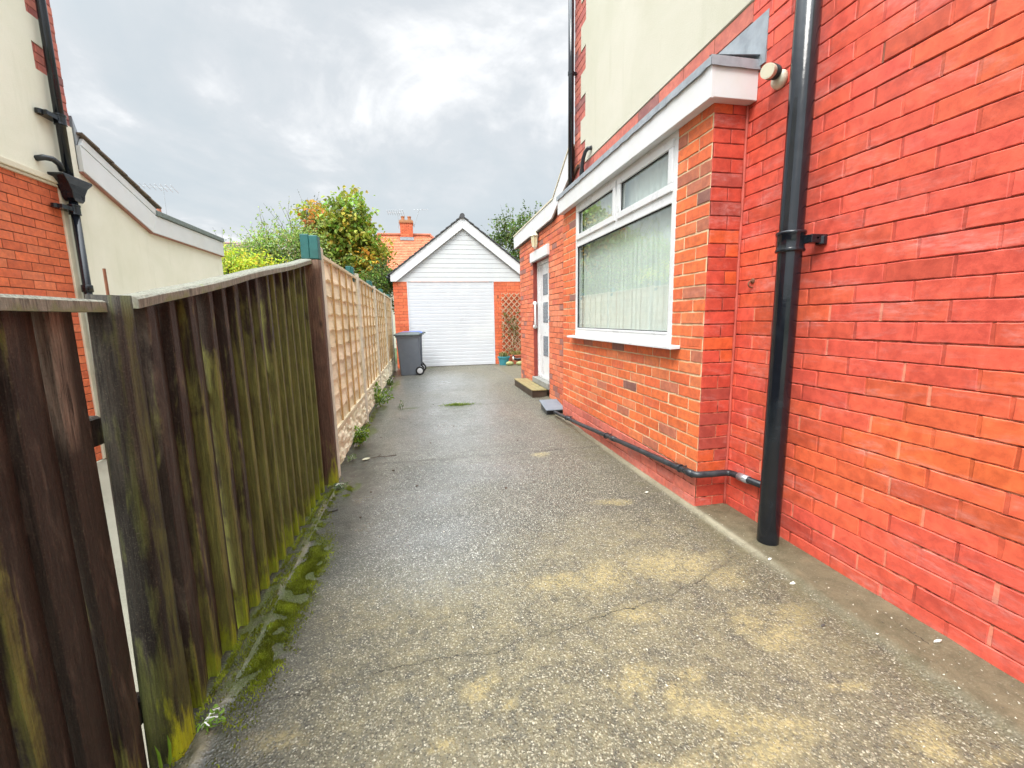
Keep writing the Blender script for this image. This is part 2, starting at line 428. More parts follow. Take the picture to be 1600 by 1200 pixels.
# ------------------------------------------------------------------ ground
def build_drive():
    rnd = np.random.RandomState(3)
    xs = np.arange(-.80, 3.3, .02)
    ys = np.concatenate([np.arange(-2.2, .5, .05), np.arange(.5, 4.2, .016), np.arange(4.2, 8, .04), np.arange(8, 18, .12)])
    X, Yg = np.meshgrid(xs, ys)
    nx, ny = len(xs), len(ys)
    def vn(scale, seed, X=X, Y=Yg):
        # smooth value noise
        r = np.random.RandomState(seed).rand(256, 256)
        u, v = X * scale + 57, Y * scale + 31
        i, j = np.floor(u).astype(int), np.floor(v).astype(int); a, b = u - i, v - j
        a = a * a * (3 - 2 * a); b = b * b * (3 - 2 * b)
        g = lambda p, q: r[p % 256, q % 256]
        return (g(i, j) * (1 - a) + g(i + 1, j) * a) * (1 - b) + (g(i, j + 1) * (1 - a) + g(i + 1, j + 1) * a) * b
    def fb(scale, seed): return (vn(scale, seed) * .5 + vn(scale * 2.1, seed + 1) * .27 + vn(scale * 4.3, seed + 2) * .15 + vn(scale * 9, seed + 3) * .08)
    wx = X + (fb(3, 11) - .5) * .22; wy = Yg + (fb(3, 17) - .5) * .22
    def ell(lst, soft=.9):
        mk = np.zeros_like(X)
        for cx, cy, rx, ry in lst:
            d = np.sqrt(((wx - cx) / rx) ** 2 + ((wy - cy) / ry) ** 2)
            mk = np.maximum(mk, np.clip(1.35 - d * soft, 0, 1))
        return mk
    ochre = ell([(1.22,1.82,.30,.12),(.86,1.79,.20,.10),(.61,1.83,.15,.06),(1.38,1.70,.12,.08),(1.32,1.31,.12,.07),(1.27,1.40,.10,.07),(1.44,1.38,.10,.05),(.64,1.18,.09,.07),(.85,1.18,.05,.04),(.80,1.10,.04,.07),(.85,1.03,.06,.06),(.92,.96,.17,.04),(1.04,.94,.11,.04),(.09,1.31,.08,.05),(.22,1.19,.04,.03),(1.40,.84,.11,.04),(-.01,1.10,.05,.03),(.86,1.55,.12,.06),(.91,.89,.14,.03),(.65,.93,.11,.03),(1.34,1.01,.08,.03),(1.06,3.66,.08,.09),(1.22,2.58,.13,.06),(1.56,.77,.09,.03),(-.45,1.25,.09,.05),(-.5,1.05,.12,.06)])
    pale = ell([(.55,1.45,1.1,.45),(.2,1.75,.9,.3),(1.1,1.2,.8,.5),(1.0,2.0,.6,.3),(.9,1.0,.9,.35),(.1,1.1,.6,.3)], .8)
    wet = np.clip(ell([(-.06,2.45,.50,.50),(.30,5.4,.85,2.4),(-.15,2.97,.53,.46),(.25,3.39,.61,.45),(.2,8.4,.8,1.6)], .85), 0, 1)
    edge_l = np.clip((-.34 + (fb(2, 41) - .5) * .25 - X) / .22, 0, 1) * (Yg < 4.5) + np.clip((-.52 - X) / .15, 0, 1) * (Yg >= 4.5)
    darkening = np.clip(edge_l, 0, 1)  # ground colour gets darker towards the fence side
    moss = ell([(-.645,1.90,.13,.50),(-.75,1.9,.035,.7),(-.75,2.8,.035,.6),(-.655,1.55,.08,.12),(-.66,2.35,.06,.25),(-.62,2.20,.08,.25),(-.71,3.23,.06,.2),(-.62,1.60,.07,.09),(-.60,3.26,.05,.12),(-.66,5.0,.08,.4),(-.66,6.6,.08,.5),(-.6,8.6,.1,1.0),(.0,11.5,.5,.14),(.45,6.26,.16,.05),(-.3,6.2,.2,.06)])
    green_wall = np.clip((X - 1.38 + (fb(2.5, 51) - .5) * .4) / .3, 0, 1) * (X < 1.95) * (Yg < 5.3)
    wob = (fb(5, 61) - .5) * .03
    hz = np.clip((X + wob * .5 - 1.625) / .05, 0, 1); hz = hz * hz * (3 - 2 * hz)
    endfade = np.clip((5.35 - Yg) / .15, 0, 1)
    farw = np.clip((X + wob - 1.80) / .07, 0, 1) * (Yg > 5.3)
    haunch = np.maximum(hz * endfade, farw * .6)
    edgeln = np.exp(-((X + wob * .5 - 1.655) / .018) ** 2) * endfade * np.clip((Yg - 1.55) / .4, 0, 1) * (.6 + .8 * (fb(4, 71) - .2)) * 1.2
    kerb = np.clip((-.700 + wob * 1.6 - X) / .010, 0, 1) * (Yg < 3.4)
    kerbtop = kerb * np.clip((X - wob * 1.6 + .728) / .012, 0, 1)
    soil = kerb * (1 - kerbtop)
    Z = (fb(1.2, 81) - .5) * .012 + (fb(9, 91) - .5) * .004 + haunch * .020 + kerbtop * .018 + soil * .008
    Z += np.where(haunch > .5, 0, (fb(30, 95) - .5) * .0025)
    verts = np.stack([X, Yg, Z], -1).reshape(-1, 3)
    idx = np.arange(nx * ny).reshape(ny, nx)
    faces = np.stack([idx[:-1, :-1], idx[:-1, 1:], idx[1:, 1:], idx[1:, :-1]], -1).reshape(-1, 4)
    me = bpy.data.meshes.new('driveway')
    me.vertices.add(len(verts)); me.vertices.foreach_set('co', verts.ravel())
    me.loops.add(faces.size); me.loops.foreach_set('vertex_index', faces.ravel().astype(np.int32))
    me.polygons.add(len(faces)); me.polygons.foreach_set('loop_start', np.arange(0, faces.size, 4, dtype=np.int32))
    me.update(calc_edges=True)
    me.polygons.foreach_set('use_smooth', np.ones(len(faces), dtype=bool))
    for nm, ch in (('A', (ochre, moss, wet)), ('B', (np.maximum(haunch, kerbtop), edgeln, np.maximum(darkening, soil))), ('C', (pale, green_wall, kerbtop))):
        at = me.color_attributes.new(nm, 'FLOAT_COLOR', 'POINT')
        arr = np.ones((nx * ny, 4), np.float32)
        for k in range(3): arr[:, k] = np.clip(ch[k], 0, 1).ravel()
        at.data.foreach_set('color', arr.ravel())
    m, t, bs = new_mat('exposed_aggregate_concrete'); co = objco(t)
    A = t.n('ShaderNodeSeparateColor', ins={0: t.n('ShaderNodeVertexColor', layer_name='A').outputs[0]}).outputs
    B = t.n('ShaderNodeSeparateColor', ins={0: t.n('ShaderNodeVertexColor', layer_name='B').outputs[0]}).outputs
    C = t.n('ShaderNodeSeparateColor', ins={0: t.n('ShaderNodeVertexColor', layer_name='C').outputs[0]}).outputs
    vo = t.n('ShaderNodeTexVoronoi', ins={'Vector': t.vmath('ADD', co, t.vmath('SCALE', t.noise(co, 40, 2, col=True), scale=.012)), 'Scale': 105, 'Randomness': 1.0})
    cellr = t.n('ShaderNodeSeparateColor', ins={0: vo.outputs['Color']}).outputs
    vo2 = t.n('ShaderNodeTexVoronoi', ins={'Vector': co, 'Scale': 230})
    cell2 = t.n('ShaderNodeSeparateColor', ins={0: vo2.outputs['Color']}).outputs
    fine = t.noise(co, 260, 3, .7); med = t.noise(co, 9, 7, .68, .4); big = t.noise(co, 1.6, 6, .62, .3); mid = t.noise(co, 34, 5, .7)
    cem = t.mix(t.map(big, .35, .66), (.085, .083, .070), (.185, .175, .138))
    cem = t.mix(t.map(med, .33, .68, 0, .8), cem, (.20, .185, .135))
    pebc = t.ramp(cellr[0], [(0, (.03, .03, .028)), (.30, (.14, .13, .11)), (.58, (.34, .32, .26)), (.80, (.62, .59, .48)), (1, (1, .97, .86))])
    pm = t.math('MULTIPLY', t.map(vo.outputs['Distance'], .30, .52, 1, 0), t.map(t.math('ADD', cellr[1], t.math('MULTIPLY', med, .9)), .72, .98))
    c = t.mix(pm, cem, pebc)
    c = t.mix(t.math('MULTIPLY', t.map(cell2[0], .84, .9), .8), c, (.62, .60, .50))
    c = t.mix(t.math('MULTIPLY', t.map(cell2[1], .72, .84), .8), c, (.028, .028, .026))
    c = t.mix(t.math('MULTIPLY', C[0], t.map(t.math('ADD', t.math('MULTIPLY', mid, .5), t.math('MULTIPLY', med, .5)), .40, .62, .05, .55)), c, (.42, .365, .205))
    c = t.mix(t.math('MULTIPLY', A[2], t.map(med, .35, .62, .35, .9)), c, t.mix(1, c, (.56, .60, .66), 'MULTIPLY'))
    om = t.math('MULTIPLY', t.map(t.math('ADD', A[0], t.math('MULTIPLY', t.math('SUBTRACT', t.math('ADD', t.math('MULTIPLY', mid, .5), t.math('MULTIPLY', med, .6)), .55), 2.2)), .15, 1.25), t.map(t.math('ADD', cellr[2], fine), .62, 1.25, .15, 1))
    c = t.mix(t.math('MULTIPLY', om, .9), c, t.mix(t.map(med, .3, .7), (.50, .41, .18), (.62, .52, .28)))
    gw = t.math('MULTIPLY', C[1], t.map(med, .35, .65, .15, .75))
    c = t.mix(gw, c, (.16, .14, .07))
    c = t.mix(t.math('MULTIPLY', B[2], t.map(med, .33, .6, .55, .95)), c, (.048, .048, .034))
    hn = t.mix(t.map(t.noise(co, 9, 7, .72, .6), .35, .65), (.29, .255, .165), (.12, .105, .06))
    hn = t.mix(t.map(fine, .62, .75, 0, .5), hn, (.40, .37, .28))
    c = t.mix(t.math('MULTIPLY', B[0], t.map(med, .32, .62, .95, .55)), c, hn)
    c = t.mix(t.math('MULTIPLY', C[2], t.map(mid, .35, .6, .3, .95)), c, (.42, .37, .24))
    c = t.mix(t.math('MULTIPLY', B[1], t.map(mid, .25, .5, .4, .95)), c, (.55, .52, .40))
    mm = t.map(t.math('ADD', A[1], t.math('MULTIPLY', t.math('SUBTRACT', mid, .5), 1.6)), .5, .95)
    c = t.mix(mm, c, t.mix(t.map(fine, .3, .7), (.035, .055, .008), (.15, .185, .022)))
    # cracks and joints
    pw = t.vmath('ADD', co, t.vmath('SCALE', t.vmath('SUBTRACT', t.noise(co, 11, 5, .7, col=True), (.5, .5, .5)), scale=.085))
    pw = t.vmath('MULTIPLY', pw, (1, 1, 0))
    def seg(a, b):
        a = Vector((*a, 0)); ba = Vector((*b, 0)) - a
        pa = t.vmath('SUBTRACT', pw, a)
        h = t.math('MULTIPLY', t.vmath('DOT_PRODUCT', pa, ba), 1 / ba.dot(ba), clamp=True)
        return t.vmath('LENGTH', t.vmath('SUBTRACT', pa, t.vmath('SCALE', ba, scale=h)))
    def poly(pts):
        d = None
        for a, b in zip(pts, pts[1:]):
            s_ = seg(a, b); d = s_ if d is None else t.math('MINIMUM', d, s_)
        return d
    ck = poly([(-.62, 1.40), (-.408, 1.427), (-.014, 1.462), (.202, 1.451), (.576, 1.526), (.823, 1.562), (1.171, 1.643), (1.542, 1.807)])
    ck2 = poly([(1.69, 1.50), (1.80, 1.36), (1.79, 1.10)])
    jn = t.math('MINIMUM', poly([(-.68, 3.83), (.167, 3.80), (1.64, 3.82)]), poly([(-.7, 6.27), (1.75, 6.24)]))
    wv = t.map(t.noise(co, 5, 3), .35, .65, .0003, .0022)
    ckm = t.map(t.math('DIVIDE', ck, wv), .55, 1.35, 1, 0)
    ckm2 = t.map(t.math('DIVIDE', ck2, wv), .5, 1.3, .9, 0)
    jm = t.map(jn, .002, .0065, .85, 0)
    crk = t.math('MAXIMUM', t.math('MAXIMUM', ckm, ckm2), jm)
    halo = t.math('MULTIPLY', t.map(t.math('MINIMUM', ck, jn), .0, .05, .35, 0), t.map(med, .4, .6))
    c = t.mix(halo, c, (.07, .07, .055))
    c = t.mix(t.math('MULTIPLY', crk, t.map(mid, .35, .6, .6, .95)), c, (.022, .02, .016))
    c = t.mix(1, c, t.mix(A[2], (.58, .56, .50), (.90, .93, .96)), 'MULTIPLY')  # wet mask also lifts the colour, painting in the bluish sky sheen
    t.set(bs, 'Base Color', c)
    r = t.map(med, .3, .7, .52, .72)
    r = t.math('SUBTRACT', r, t.math('MULTIPLY', A[2], t.map(big, .35, .6, .16, .34)))
    r = t.math('SUBTRACT', r, t.math('MULTIPLY', B[2], .10))
    r = t.math('ADD', r, t.math('MULTIPLY', t.math('MAXIMUM', mm, om), .3), clamp=True)
    t.set(bs, 'Roughness', r); bs.inputs['Specular IOR Level'].default_value = .6
    h = t.math('ADD', t.math('MULTIPLY', t.map(vo.outputs['Distance'], 0, .6, 1, 0), t.math('MULTIPLY', t.math('SUBTRACT', 1.0, B[0]), 1.0)), t.math('MULTIPLY', fine, .5))
    h = t.math('ADD', h, t.math('MULTIPLY', mid, .9))
    h = t.math('SUBTRACT', h, t.math('MULTIPLY', crk, 3.0))
    bump(t, bs, h, .70, .0045)
    wetm = t.math('MULTIPLY', t.math('MAXIMUM', A[2], t.math('MULTIPLY', B[2], .6)), t.map(big, .32, .6, .35, 1.0))
    t.set(bs, 'Coat Weight', wetm); bs.inputs['Coat Roughness'].default_value = .20; bs.inputs['Coat IOR'].default_value = 1.9
    cb = t.n('ShaderNodeBump', ins={'Strength': .5, 'Distance': .003, 'Height': h}); t.set(bs, 'Coat Normal', cb.outputs[0])
    me.materials.append(m)
    o = bpy.data.objects.new('driveway', me); COL.objects.link(o)
    return struct(o)
build_drive()

def build_ground():
    m, t, bs = new_mat('old_grey_paving'); co = objco(t)
    n = t.noise(co, 1.2, 8, .65); f = t.noise(co, 60, 5, .7)
    c = t.mix(t.map(n, .35, .65), (.26, .25, .19), (.17, .165, .12))
    c = t.mix(t.map(f, .35, .7, 0, .4), c, (.34, .33, .27))
    g = t.map(t.vmath('LENGTH', t.vmath('MULTIPLY', co, (1, .5, 0))), 6.0, 7.5)
    c = t.mix(g, c, t.mix(t.map(t.noise(co, 5, 6), .3, .7), (.035, .06, .015), (.07, .10, .03)))
    t.set(bs, 'Base Color', c); bs.inputs['Roughness'].default_value = .85
    bump(t, bs, f, .5, .006)
    b = MB()
    # ring-shaped so that nothing lies under the driveway slab but soil
    b.face([(-400, -400, -.2), (400, -400, -.2), (400, 600, -.2), (-400, 600, -.2)])
    return struct(b.build('ground', m, origin=(0, 0, 0)))
build_ground()
# slab body under the driveway sheet
sb = MB(); sb.box(-.79, 3.3, -2.2, 17.8, -.198, -.03)
struct(sb.build('driveway_slab', M['post_conc'], origin=(0, 0, 0)))

# ------------------------------------------------------------------ brickwork
def cutrects(u0, u1, z0, z1, holes):
    us = sorted({u0, u1, *[min(max(h[0], u0), u1) for h in holes], *[min(max(h[1], u0), u1) for h in holes]})
    zs = sorted({z0, z1, *[min(max(h[2], z0), z1) for h in holes], *[min(max(h[3], z0), z1) for h in holes]})
    out = []
    for a, b in zip(us, us[1:]):
        for c, d in zip(zs, zs[1:]):
            cu, cz = (a + b) / 2, (c + d) / 2
            if b - a > 1e-5 and d - c > 1e-5 and not any(h[0] < cu < h[1] and h[2] < cz < h[3] for h in holes): out.append((a, b, c, d))
    return out

def bricks(mb, place, u0, u1, z0, z1, colf, course=.0805, length=.2425, joint=.008, depth=.006, holes=(), k=3, jit=.0012, seed=0, start=0., zbase=None, top=None, phase=0, perp=0., perpcol=None):
    rnd = random.Random(seed)
    for a, b, c, d in cutrects(u0, u1, z0, z1, holes):
        if top is None: mb.face([place(a, c, 0), place(b, c, 0), place(b, d, 0), place(a, d, 0)], m=1)
    if top is not None: # sloping or stepped wall head: top(u) gives the height
        us = np.linspace(u0, u1, 24)
        for a, b in zip(us, us[1:]): mb.face([place(a, z0, 0), place(b, z0, 0), place(b, top(b), 0), place(a, top(a), 0)], m=1)
    zb = z0 if zbase is None else zbase
    r = 0; z = zb
    while z < z1 - .012:
        wob = rnd.uniform(-.0012, .0012)
        za, zt = z + joint / 2 + wob, min(z + course - joint / 2 + wob, z1)
        off = (length / 2 if (r + phase) % 2 else 0.) + rnd.uniform(-.006, .006)
        u = u0 - off + start
        while u < u1:
            L = length + rnd.uniform(-.004, .004)
            jp = max(joint, perp); ua, ub = max(u + jp / 2, u0), min(u + L - jp / 2, u1)
            u += L
            if ub - ua < .012 or zt - za < .01: continue
            if top is not None and zt > min(top(ua), top(ub)): continue
            col = colf(rnd, (ua + ub) / 2, (za + zt) / 2)
            if perp and ub + jp < u1 and not holes:
                e = rnd.uniform(.35, .8) * depth; w1, w2 = rnd.uniform(-.0015, .0015), rnd.uniform(-.0015, .0015)
                pc = perpcol(rnd, ub, za, col)
                mb.face([place(ub - .003 + w1, za, e), place(ub + jp + .003 + w1, za, e), place(ub + jp + .003 + w2, zt, e), place(ub - .003 + w2, zt, e)], pc)
            for pa, pb, pc, pd in cutrects(ua, ub, za, zt, holes):
                if pb - pa < .01 or pd - pc < .01: continue
                dz = [rnd.uniform(-jit, jit) for _ in range(4)]
                dep = depth + rnd.uniform(-.0012, .0012)
                ring = []
                for i in range(k): ring.append((pa + (pb - pa) * i / k, pc))
                ring.append((pb, pc))
                for i in range(1, k + 1): ring.append((pb - (pb - pa) * (i - 1) / k, pd))
                ring.append((pa, pd))
                ring = [(x + rnd.uniform(-jit, jit), y + rnd.uniform(-jit, jit)) for x, y in ring]
                cx, cz = (pa + pb) / 2, (pc + pd) / 2
                def ins(p, q): return (p[0] - math.copysign(min(q, abs(p[0] - cx)), p[0] - cx), p[1] - math.copysign(min(q, abs(p[1] - cz)), p[1] - cz))
                n = len(ring)
                tilt = rnd.uniform(-.0012, .0012)
                vs = [place(*p, -.001) for p in ring] + [place(*p, dep * .62) for p in ring] + [place(*ins(p, .0028), dep + tilt * (1 if p[1] > cz else -1)) for p in ring]
                fs = [tuple(range(2 * n, 3 * n))]
                for lay in (0, 1):
                    for i in range(n): fs.append((lay * n + i, lay * n + (i + 1) % n, (lay + 1) * n + (i + 1) % n, (lay + 1) * n + i))
                mb.add(vs, fs, col)
        z += course; r += 1

def pick(rnd, table):
    x = rnd.random() * sum(w_ for w_, _ in table)
    for w_, c in table:
        x -= w_
        if x <= 0: break
    k = rnd.uniform(.9, 1.1)
    return tuple(q * k for q in c)
def col_painted(rnd, u, z):
    n = mnoise.noise(Vector((u * 1.1, z * 1.3, 3.3)))
    orange = max(0, .16 + 1.1 * n - .10 * (z - .7) ** 2 - (.25 if z > 1.6 else 0))
    o = min(1, max(0, orange * 1.3 + rnd.uniform(-.22, .22)))
    k = rnd.uniform(.90, 1.08) * (.82 if rnd.random() < .08 else 1)
    a, b = ((.72, .105, .068), (.80, .160, .045))
    return tuple((x * (1 - o) + y * o) * k for x, y in zip(a, b))
def col_perp(rnd, u, z, c):
    if rnd.random() < .018: return (.26, .10, .06)
    if z < 1.25 and rnd.random() < .45 - .3 * z: return tuple(a * .65 + b * .35 for a, b in zip(c, (.85, .50, .32)))
    k = rnd.uniform(.62, .98); return tuple(x * k for x in c)
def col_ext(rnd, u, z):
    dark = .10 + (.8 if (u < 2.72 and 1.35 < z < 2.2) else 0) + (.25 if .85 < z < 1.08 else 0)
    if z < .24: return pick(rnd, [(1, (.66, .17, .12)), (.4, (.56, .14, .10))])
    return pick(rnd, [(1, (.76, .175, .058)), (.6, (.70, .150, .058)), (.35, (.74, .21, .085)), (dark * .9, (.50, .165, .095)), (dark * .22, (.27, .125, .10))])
def col_return(rnd, u, z): return pick(rnd, [(1, (.56, .075, .045)), (.5, (.68, .115, .036)), (.2, (.40, .07, .05))])
def col_rear(rnd, u, z): return pick(rnd, [(1, (.68, .18, .085)), (.5, (.60, .15, .085)), (.4, (.70, .23, .12)), (.2, (.34, .15, .12))])
def col_left(rnd, u, z): return pick(rnd, [(1, (.70, .16, .065)), (.5, (.64, .14, .06)), (.3, (.72, .19, .085))])
def col_quoin(rnd, u, z): return pick(rnd, [(1, (.52, .16, .12)), (.5, (.44, .13, .11)), (.3, (.60, .20, .14)), (.2, (.30, .13, .12))])

PX = lambda plane, n: (lambda u, z, d: (plane + n * d, u, z))      # wall facing -X (n=-1) or +X (n=1)
PY = lambda plane: (lambda u, z, d: (u, plane - d, z))             # wall facing the camera

# ------------------------------------------------------------------ right-hand house
house = thing('brick_house', 'red painted brick house with cream render above and a flat-roofed window extension', 'house', (1.9, 2.4, 0))
XW, XE = 1.90, 1.68
YE0, YE1 = 2.356, 5.05
mb = MB(); bricks(mb, PX(XW, -1), -2.0, YE0, 0.0, 2.98, col_painted, length=.240, joint=.0055, depth=.0055, k=6, jit=.0014, seed=5, perp=.011, perpcol=col_perp)
mb.build('painted_wall', [M['painted'], M['mort_paint']], house)
# extension
WY0, WY1, WZ0, WZ1 = 2.70, 4.62, 1.05, 2.44
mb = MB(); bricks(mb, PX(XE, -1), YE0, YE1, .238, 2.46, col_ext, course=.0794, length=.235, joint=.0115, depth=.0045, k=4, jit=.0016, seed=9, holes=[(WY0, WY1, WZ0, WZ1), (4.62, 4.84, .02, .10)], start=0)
ext = mb.build('extension_wall', [M['brick'], M['mort_light']], house)
mb = MB(); bricks(mb, PX(XE - .004, -1), YE0, YE1, 0, .236, col_ext, course=.0794, length=.235, joint=.007, depth=.006, k=3, seed=10, phase=1)
mb.build('plinth', [M['painted'], M['mort_paint']], house)
mb = MB(); bricks(mb, PY(YE0), XE, XW, 0, 2.46, col_return, course=.0794, length=.232, joint=.007, depth=.004, k=3, seed=11, phase=1, start=.0)
mb.build('return_wall', [M['painted'], M['mort_paint']], house)
mb = MB(); mb.box(XE + .002, XW - .002, YE1 - .05, YE1 - .001, 0, 2.43); mb.build('end_wall', M['mort_grey'], house)
mb = MB()
pts = [(XW - .012, YE0 - .010 + .0015 * math.sin(z * 9), z) for z in np.linspace(0.01, 2.45, 40)]
mb.tube(pts, [.0085 + .002 * math.sin(i * 1.9) for i in range(40)], 6); mb.build('corner_bead', M['seam'], house, smooth=True)
# window
win = MB(); fx0, fx1 = XE - .006, XE + .06
t_ = .055
YM = 3.60; ZT = 2.045
win.box(fx0, fx1, WY0, WY1, WZ0, WZ0 + .07)          # bottom rail
win.box(fx0, fx1, WY0, WY1, WZ1 - t_, WZ1)           # head
win.box(fx0 + .001, fx1, WY0, WY0 + t_, WZ0 + .07, WZ1 - t_)
win.box(fx0 + .001, fx1, WY1 - t_, WY1, WZ0 + .07, WZ1 - t_)
win.box(fx0 + .002, fx1, WY0 + t_, WY1 - t_, ZT - .035, ZT + .035)
win.box(fx0 + .003, fx1, YM - .03, YM + .03, ZT + .035, WZ1 - t_)
wf = win.build('window', M['upvc'], house, bevel=.004)
for a, b in ((WY0 + t_, YM - .03), (YM + .03, WY1 - t_)):  # opening lights
    s_ = MB(); z0, z1 = ZT + .035, WZ1 - t_; q = .04
    s_.box(fx0 - .012, fx0 + .03, a - .012, b + .012, z0 - .012, z0 + q); s_.box(fx0 - .012, fx0 + .03, a - .012, b + .012, z1 - q, z1 + .012)
    s_.box(fx0 - .0115, fx0 + .03, a - .012, a + q, z0 + q, z1 - q); s_.box(fx0 - .0115, fx0 + .03, b - q, b + .012, z0 + q, z1 - q)
    s_.build('sash', M['upvc'], wf, bevel=.004)
    g = MB(); g.face([(fx0 + .016, b, z0), (fx0 + .016, a, z0), (fx0 + .016, a, z1), (fx0 + .016, b, z1)]); g.build('pane', M['glass'], wf)
g = MB(); g.face([(fx0 + .02, WY1 - .03, WZ0 + .05), (fx0 + .02, WY0 + .03, WZ0 + .05), (fx0 + .02, WY0 + .03, ZT), (fx0 + .02, WY1 - .03, ZT)]); g.build('pane', M['glass'], wf)
g = MB(); g.box(fx0 - .004, fx0 + .02, WY0 + t_, WY1 - t_, WZ0 + .068, WZ0 + .085); g.box(fx0 - .004, fx0 + .02, WY0 + t_, WY1 - t_, ZT - .05, ZT - .034)
g.build('glazing_bead', M['blackplastic'], wf) if False else g.build('glazing_bead', M['upvc'], wf, bevel=.002)
bl = MB(); N = 300; vs = []
for k in range(N + 1):
    y = WY0 + .05 + (WY1 - WY0 - .10) * k / N; ph = (y / .082) * 2 * math.pi
    dx = .0065 * math.sin(ph) + .002 * math.sin(ph * 2.3 + 1) + .003 * math.sin(y * 9)
    vs += [(XE + .075 + dx, y, WZ0 + .075), (XE + .075 + dx * .8, y, WZ1 - .05)]
bl.add(vs, [(2 * k, 2 * k + 2, 2 * k + 3, 2 * k + 1) for k in range(N)])
rr = random.Random(4); y = WY1
while y < WY1 - .1:
    a = rr.uniform(.9, 1.15); w_ = .089; dx, dy = math.sin(a) * 0 + .022, w_
    vs = []; N = 6
    for zq in (WZ0 + .09, WZ1 - .06):
        for i in range(N + 1):
            s = i / N; vs.append((XE + .075 + .022 * (s - .5) + .012 * math.sin(math.pi * s), y + w_ * s, zq))
    bl.add(vs, [(i, i + 1, N + 2 + i, N + 1 + i) for i in range(N)])
    y += .074
bl.build('blind', M['blind'], wf, smooth=True)
gk = MB(); e_ = .006
for (a, b, z0, z1, xg) in ((WY0 + t_, YM - .03, ZT + .035, WZ1 - t_, fx0 - .0135), (YM + .03, WY1 - t_, ZT + .035, WZ1 - t_, fx0 - .0135)):
    a, b, z0, z1 = a + .04, b - .04, z0 + .04, z1 - .04
    for bx in ((a, b, z0, z0 + e_), (a, b, z1 - e_, z1), (a, a + e_, z0 + e_, z1 - e_), (b - e_, b, z0 + e_, z1 - e_)): gk.box(fx0 + .006, fx0 + .015, *bx)
a, b, z0, z1 = WY0 + t_, WY1 - t_, WZ0 + .085, ZT - .05
for bx in ((a, b, z0, z0 + e_), (a, b, z1 - e_, z1), (a, a + e_, z0 + e_, z1 - e_), (b - e_, b, z0 + e_, z1 - e_)): gk.box(fx0 + .006, fx0 + .019, *bx)
gk.build('gasket', M['darkvoid'], wf)
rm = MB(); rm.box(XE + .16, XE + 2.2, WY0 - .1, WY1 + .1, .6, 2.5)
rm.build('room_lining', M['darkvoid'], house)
sl = MB(); sl.prism([(-.010 + XE, WZ0), (XE - .085, WZ0 - .012), (XE - .085, WZ0 - .034), (XE - .070, WZ0 - .034), (XE - .070, WZ0 - .022), (XE - .005, WZ0 - .020)], 2.58, 4.70, 'y') if False else None
sl.add([(x, yy, z) for yy in (2.585, 4.70) for x, z in ((XE - .007, WZ0 + .002), (XE - .078, WZ0 - .006), (XE - .078, WZ0 - .024), (XE - .007, WZ0 - .022))],
       [(0, 1, 2, 3), (7, 6, 5, 4), (0, 4, 5, 1), (1, 5, 6, 2), (2, 6, 7, 3), (3, 7, 4, 0)])
sl.build('window_sill', M['upvc'], house, bevel=.003)
# flat roof of the extension: fascia, soffit, felt edge, flashing
XF, YF0, YF1 = 1.60, 2.285, 5.03
fa = MB(); fa.box(XF, XF + .018, YF0, YF1, 2.425, 2.605); fa.box(XF + .019, XW - .006, YF0, YF0 + .018, 2.43, 2.605); fa.box(XF + .019, XW - .006, YF1 - .018, YF1, 2.43, 2.605)
fa.box(XF - .002, XF + .020, YF0 - .002, YF0 + .035, 2.424, 2.606)
fa.build('fascia', M['upvc_dirty'], house, bevel=.003)
so = MB(); so.box(XF + .02, XE - .008, YF0 + .02, YF1 - .02, 2.432, 2.445); so.box(XE - .008, XW - .008, YF0 + .02, YE0 - .006, 2.432, 2.445); so.build('soffit', M['upvc_dirty'], house)
ro = MB(); n = 60
ys = np.linspace(YF0 - .012, YF1 + .01, n)
rr = random.Random(8)
lip = [2.584 + .0025 * math.sin(i * 1.7) + rr.uniform(-.003, .002) for i in range(n)]
for i in range(n - 1):
    a, b = ys[i], ys[i + 1]
    ro.face([(XF - .014, a, lip[i]), (XF - .014, b, lip[i + 1]), (XF - .012, b, 2.628), (XF - .012, a, 2.628)])
    ro.face([(XF - .012, a, 2.628), (XF - .012, b, 2.628), (XF + .02, b, 2.634), (XF + .02, a, 2.634)])
    ro.face([(XF + .02, a, 2.634), (XF + .02, b, 2.634), (XW + .0, b, 2.66), (XW + .0, a, 2.66)])
    ro.face([(XF - .014, a, lip[i]), (XF - .014, b, lip[i + 1]), (XF - .004, b, lip[i + 1]), (XF - .004, a, lip[i])])
xs_ = np.linspace(XF - .012, XW - .004, 14)
for a, b in zip(xs_, xs_[1:]):
    ro.face([(a, YF0 - .014, 2.582 + .001 * math.sin(a * 40)), (b, YF0 - .014, 2.582 + .001 * math.sin(b * 40)), (b, YF0 - .012, 2.634), (a, YF0 - .012, 2.632)])
    ro.face([(a, YF0 - .012, 2.632), (b, YF0 - .012, 2.634), (b, YF0 + .02, 2.640), (a, YF0 + .02, 2.638)])
ro.build('roof_edge', M['lead'], house)
fl = MB(); n = 30; ys = np.linspace(2.235, 5.10, n)
for i in range(n - 1):
    a, b = ys[i], ys[i + 1]; ba, bb = .012 + .004 * math.sin(a * 17), .012 + .004 * math.sin(b * 17)
    fl.face([(XW - ba, a, 2.60), (XW - bb, b, 2.60), (XW - .008, b, 2.862), (XW - .008, a, 2.862)])
fl.face([(XW - .012, 2.235, 2.60), (XW - .008, 2.235, 2.862), (XW, 2.235, 2.862), (XW, 2.235, 2.60)])
fl.build('lead_flashing', M['lead'], house)
